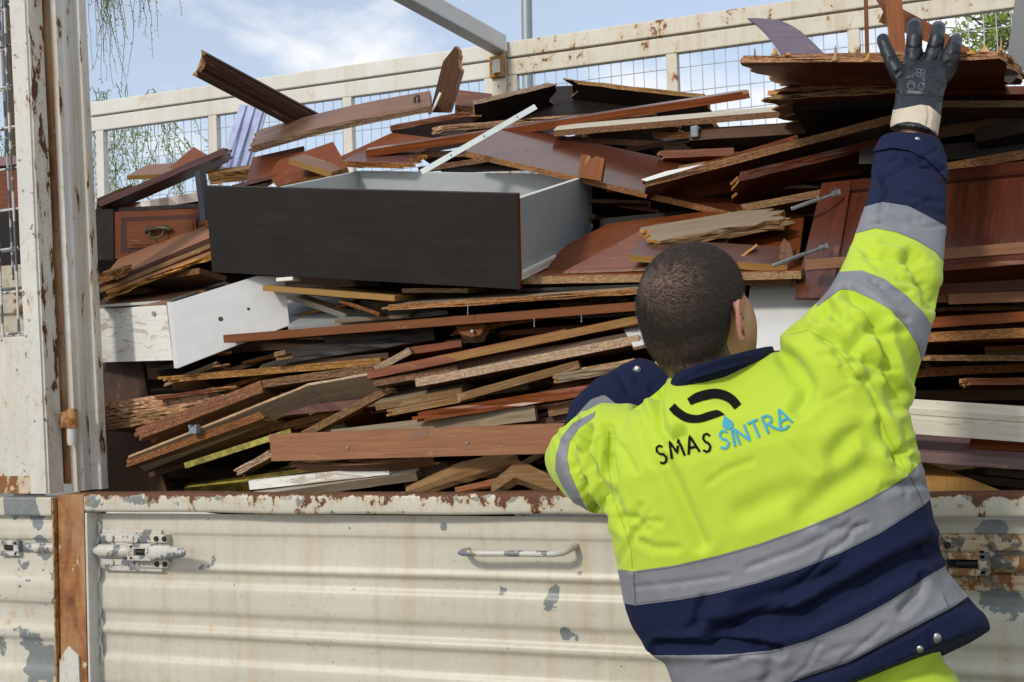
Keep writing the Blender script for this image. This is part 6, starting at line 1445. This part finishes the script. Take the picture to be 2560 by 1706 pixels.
# ---- trousers and boots
tb = MB()
for k_, f_, sx in ((kl, fl, -.095), (kr, fr2, .10)):
    h_ = hip + Vector((sx, 0, .06))
    loft(tb, [(h_ + Vector((0, .01, 0)), Vector((.11, 0, 0)), Vector((0, .105, 0)), 2.2), (k_.lerp(h_, .6), Vector((.112, 0, 0)), Vector((0, .112, 0)), 2.2), (k_, Vector((.095, 0, 0)), Vector((0, .10, 0)), 2.2), (f_ + Vector((0, 0, .10)), Vector((.095, 0, 0)), Vector((0, .10, 0)), 2.2)], 20)
loft(tb, [(hip + Vector((0, 0, .16)), Vector((.16, 0, 0)), Vector((0, .09, 0)), 2.3), (hip + Vector((.01, .01, .02)), Vector((.195, 0, 0)), Vector((0, .105, 0)), 2.3), (hip + Vector((.01, .01, -.12)), Vector((.20, 0, 0)), Vector((0, .115, 0)), 2.3)], 24)
TV, TT = remesh(tb, .011, 6); TN = vnormals(TV, TT); TV = fold_disp(TV, TN, [([(2240, 1706), (2300, 1680), (2340, 1640)], .006, .014)], .006, 7)
mk('trousers', np.hstack([TV, vnormals(TV, TT)]), TT, M['hivis'], person)
for f_ in (fl, fr2):
    bo = MB(); loft(bo, [(f_ + Vector((0, .05, 0)), Vector((.05, 0, 0)), Vector((0, .14, 0)), 2.6), (f_ + Vector((0, .05, .05)), Vector((.05, 0, 0)), Vector((0, .14, 0)), 2.4), (f_ + Vector((0, .0, .10)), Vector((.05, 0, 0)), Vector((0, .075, 0)), 2.2), (f_ + Vector((0, 0, .17)), Vector((.055, 0, 0)), Vector((0, .07, 0)), 2.2)], 18)
    V_, T_ = remesh(bo, .008, 3); mk('boot', np.hstack([V_, vnormals(V_, T_)]), T_, M['boots'], person)
# ------------------------------------------------------------------ beyond the truck: lamp pole and trees
plain('galvanised', (.30, .33, .35), .5, .5, var=.12)
t = NT('leafgreen'); c_ = t.ramp(t.rnd(), (0, (.20, .30, .045)), (1, (.20, .30, .045)))
v = t.obj(); c_ = t.mix(t.noise(v, 6, 3, .6), (.20, .33, .045), (.42, .55, .12)); M['leaf'] = t.set(Base_Color=c_, Roughness=.5, Transmission_Weight=0.0, Subsurface_Weight=.0)
t2 = t.n('ShaderNodeBsdfTranslucent'); t.put(t2.inputs['Color'], c_); ms = t.n('ShaderNodeMixShader'); ms.inputs[0].default_value = .5
t.t.links.new(t.b.outputs[0], ms.inputs[1]); t.t.links.new(t2.outputs[0], ms.inputs[2]); t.t.links.new(ms.outputs[0], t.out.inputs[0])
wood('bark', (.06, .045, .035), (.16, .13, .11), .9)
def pole():
    a = P(1316, 150, 7.0); o = MB(); r = 15 / ppm(a)
    pts = []; k = 14
    top = P(1310, -420, 7.0); base = Vector((a.x + (a.x - top.x) * 1.6, a.y, 0))
    for i in range(k + 1): pts.append(base.lerp(top, i / k))
    root = empty('lamp_post', base); tag(root, 'grey galvanised lamp post standing beyond the far cage side', 'lamp post')
    o.tube(pts, [r * (1.25 - .45 * i / k) for i in range(k + 1)], 12); o.build('shaft', [M['galvanised']], root)
    o = MB(); o.tube([top, top + Vector((.05, -.1, .25)), top + Vector((.1, -.5, .4)), top + Vector((.1, -.9, .42))], .035, 8); o.build('arm', [M['galvanised']], root)
    o = MB(); q = top + Vector((.1, -1.1, .42)); o.box((q.x - .12, q.y - .25, q.z - .05), (q.x + .12, q.y + .22, q.z + .05), bev=.03); o.build('lamp_head', [M['galvanised']], root)
    o = MB(); o.box((base.x - .2, base.y - .2, 0), (base.x + .2, base.y + .2, .03), bev=.01); o.build('base_plate', [M['galvanised']], root)
pole()
def leafset(pos, dirs, sizes, rs):
    V = []; Fc = []
    for p, d, s in zip(pos, dirs, sizes):
        d = d.normalized(); a = d.orthogonal().normalized(); a = Matrix.Rotation(rs.random() * 6.28, 3, d) @ a; n = d.cross(a)
        b = len(V); V += [p, p + d * s * .45 + a * s * .33 + n * s * .08, p + d * s, p + d * s * .45 - a * s * .33 + n * s * .08]; Fc.append((b, b+1, b+2, b+3))
    return V, Fc
def tree(label, base, fork, twigs, leaf, rs, rtrunk=.14):
    root = empty('tree', base); tag(root, label, 'tree')
    o = MB(); k = 8; pts = [base.lerp(fork, i / k) + Vector((.05 * math.sin(i), .05 * math.cos(i * 1.3), 0)) for i in range(k + 1)]
    o.tube(pts, [rtrunk * (1.2 - .7 * i / k) for i in range(k + 1)], 10); o.build('trunk', [M['bark']], root)
    tw = MB(); pos = []; dirs = []; sz = []
    for pl, r0 in twigs:
        tw.tube(pl, [r0 * (1 - .8 * i / (len(pl) - 1)) + .0012 for i in range(len(pl))], 5)
    tw.build('branches', [M['bark']], root)
    for p, d, s in leaf: pos.append(p); dirs.append(d); sz.append(s)
    V, Fc = leafset(pos, dirs, sz, rs); cr_ = link('crown', mesh('crown', V, Fc, [M['leaf']], None, False), root)
rs = random.Random(21)
# weeping birch behind the left post: limbs arch over, fine twigs hang down
base = Vector((P(40, 800, 7.5).x, 7.6, 0)); fork = P(20, -250, 7.6)
tw = []; lf = []
def arch(a, b, lift, k=9): return [a.lerp(b, i / k) + Vector((rs.gauss(0, .015), rs.gauss(0, .015), lift * math.sin(math.pi * (i / k) ** .8))) for i in range(k + 1)]
for i in range(44):
    x0 = rs.uniform(-160, 300) if i < 26 else rs.uniform(230, 370); y0 = rs.uniform(-420, -60) + max(0, x0 - 200) * .3; Yt = rs.uniform(6.6, 8.6); top = P(x0, y0, Yt)
    tw.append((arch(fork, top, .7), .016))
    for q in range(5):
        s = top.lerp(fork, rs.random() * .3) + Vector((0, 0, .1)); L_ = rs.uniform(.9, 2.3) * (1.0 if x0 < 240 else .62); n_ = 16; pl = [s]; dx = rs.uniform(-.03, .11); dy = rs.uniform(-.06, .06)
        for k in range(n_): pl.append(pl[-1] + Vector((dx * (1 - k / n_) ** 2 + rs.gauss(0, .012), dy * .3 + rs.gauss(0, .012), -L_ / n_ * min(1, .3 + k * .2))))
        tw.append((pl, .0032))
        for k in range(3, n_ + 1):
            for _ in range(2 if rs.random() < .7 else 1):
                p = pl[k].lerp(pl[k - 1], rs.random()); lf.append((p + Vector((rs.gauss(0, .012), rs.gauss(0, .012), 0)), Vector((rs.gauss(0, .6), rs.gauss(0, .6), -.5 + rs.gauss(0, .4))), rs.uniform(.015, .030)))
for i in range(130):                                        # lower sprays seen through the left mesh
    c = P(rs.uniform(-60, 300) if i < 80 else rs.uniform(240, 480), rs.uniform(310, 560), rs.uniform(6.8, 8.4)); n_ = 9; pl = [c + Vector((rs.gauss(0, .1), rs.gauss(0, .05), .45))]
    dx = rs.gauss(0, .03)
    for k in range(n_): pl.append(pl[-1] + Vector((dx + rs.gauss(0, .018), rs.gauss(0, .012), -.075)))
    tw.append((pl, .003))
    for k in range(1, n_ + 1):
        for _ in range(5): lf.append((pl[k].lerp(pl[k - 1], rs.random()) + Vector((rs.gauss(0, .02), rs.gauss(0, .02), 0)), Vector((rs.gauss(0, .7), rs.gauss(0, .7), -.3 + rs.gauss(0, .5))), rs.uniform(.018, .038)))
tree('weeping tree with thin hanging twigs and pale spring leaves behind the rusty post', base, fork, tw, lf, rs)
# leafy branches at the upper right
base = Vector((P(2750, 800, 6.0).x, 6.2, 0)); fork = P(2720, 150, 6.2); tw = []; lf = []
for i in range(14):
    e = P(rs.uniform(2290, 2540), rs.uniform(20, 150), rs.uniform(5.6, 6.8)); mid = fork.lerp(e, .55) + Vector((0, 0, rs.uniform(-.15, .2))); pl = [fork, mid, e]
    tw.append((pl, .012))
    for q in range(7):
        s = mid.lerp(e, rs.random()); f_ = s + Vector((rs.gauss(-.05, .10), rs.gauss(0, .08), rs.gauss(0, .10))); tw.append(([s, f_], .004))
        for _ in range(9): lf.append((f_.lerp(s, rs.random() * .5) + Vector((rs.gauss(0, .03), rs.gauss(0, .03), rs.gauss(0, .03))), Vector((rs.gauss(0, .7), rs.gauss(0, .7), rs.gauss(-.1, .6))), rs.uniform(.03, .055)))
for i in range(8):
    e = P(rs.uniform(2620, 3000), rs.uniform(-200, 300), rs.uniform(5.6, 6.8)); tw.append(([fork, e], .012))
    for _ in range(120): lf.append((e + Vector((rs.gauss(0, .2), rs.gauss(0, .2), rs.gauss(0, .2))), Vector((rs.gauss(0, .7), rs.gauss(0, .7), rs.gauss(-.1, .6))), rs.uniform(.03, .055)))
tree('leafy green branches of a tree behind the mesh at the upper right', base, fork, tw, lf, rs)
# ------------------------------------------------------------------ ground
t = NT('concrete'); v = t.obj(); t.bump(t.noise(v, 160, 4, .7), .5, .004)
gm = t.set(Base_Color=t.ramp(t.noise(v, 60, 6, .7), (.3, (.15, .145, .135)), (.7, (.24, .235, .22))), Roughness=.92)
tag(link('ground', mesh('ground', [(-300, -300, 0), (300, -300, 0), (300, 300, 0), (-300, 300, 0)], [(0, 1, 2, 3)], [gm])), 'grey concrete yard under the truck', None, None, 'structure')
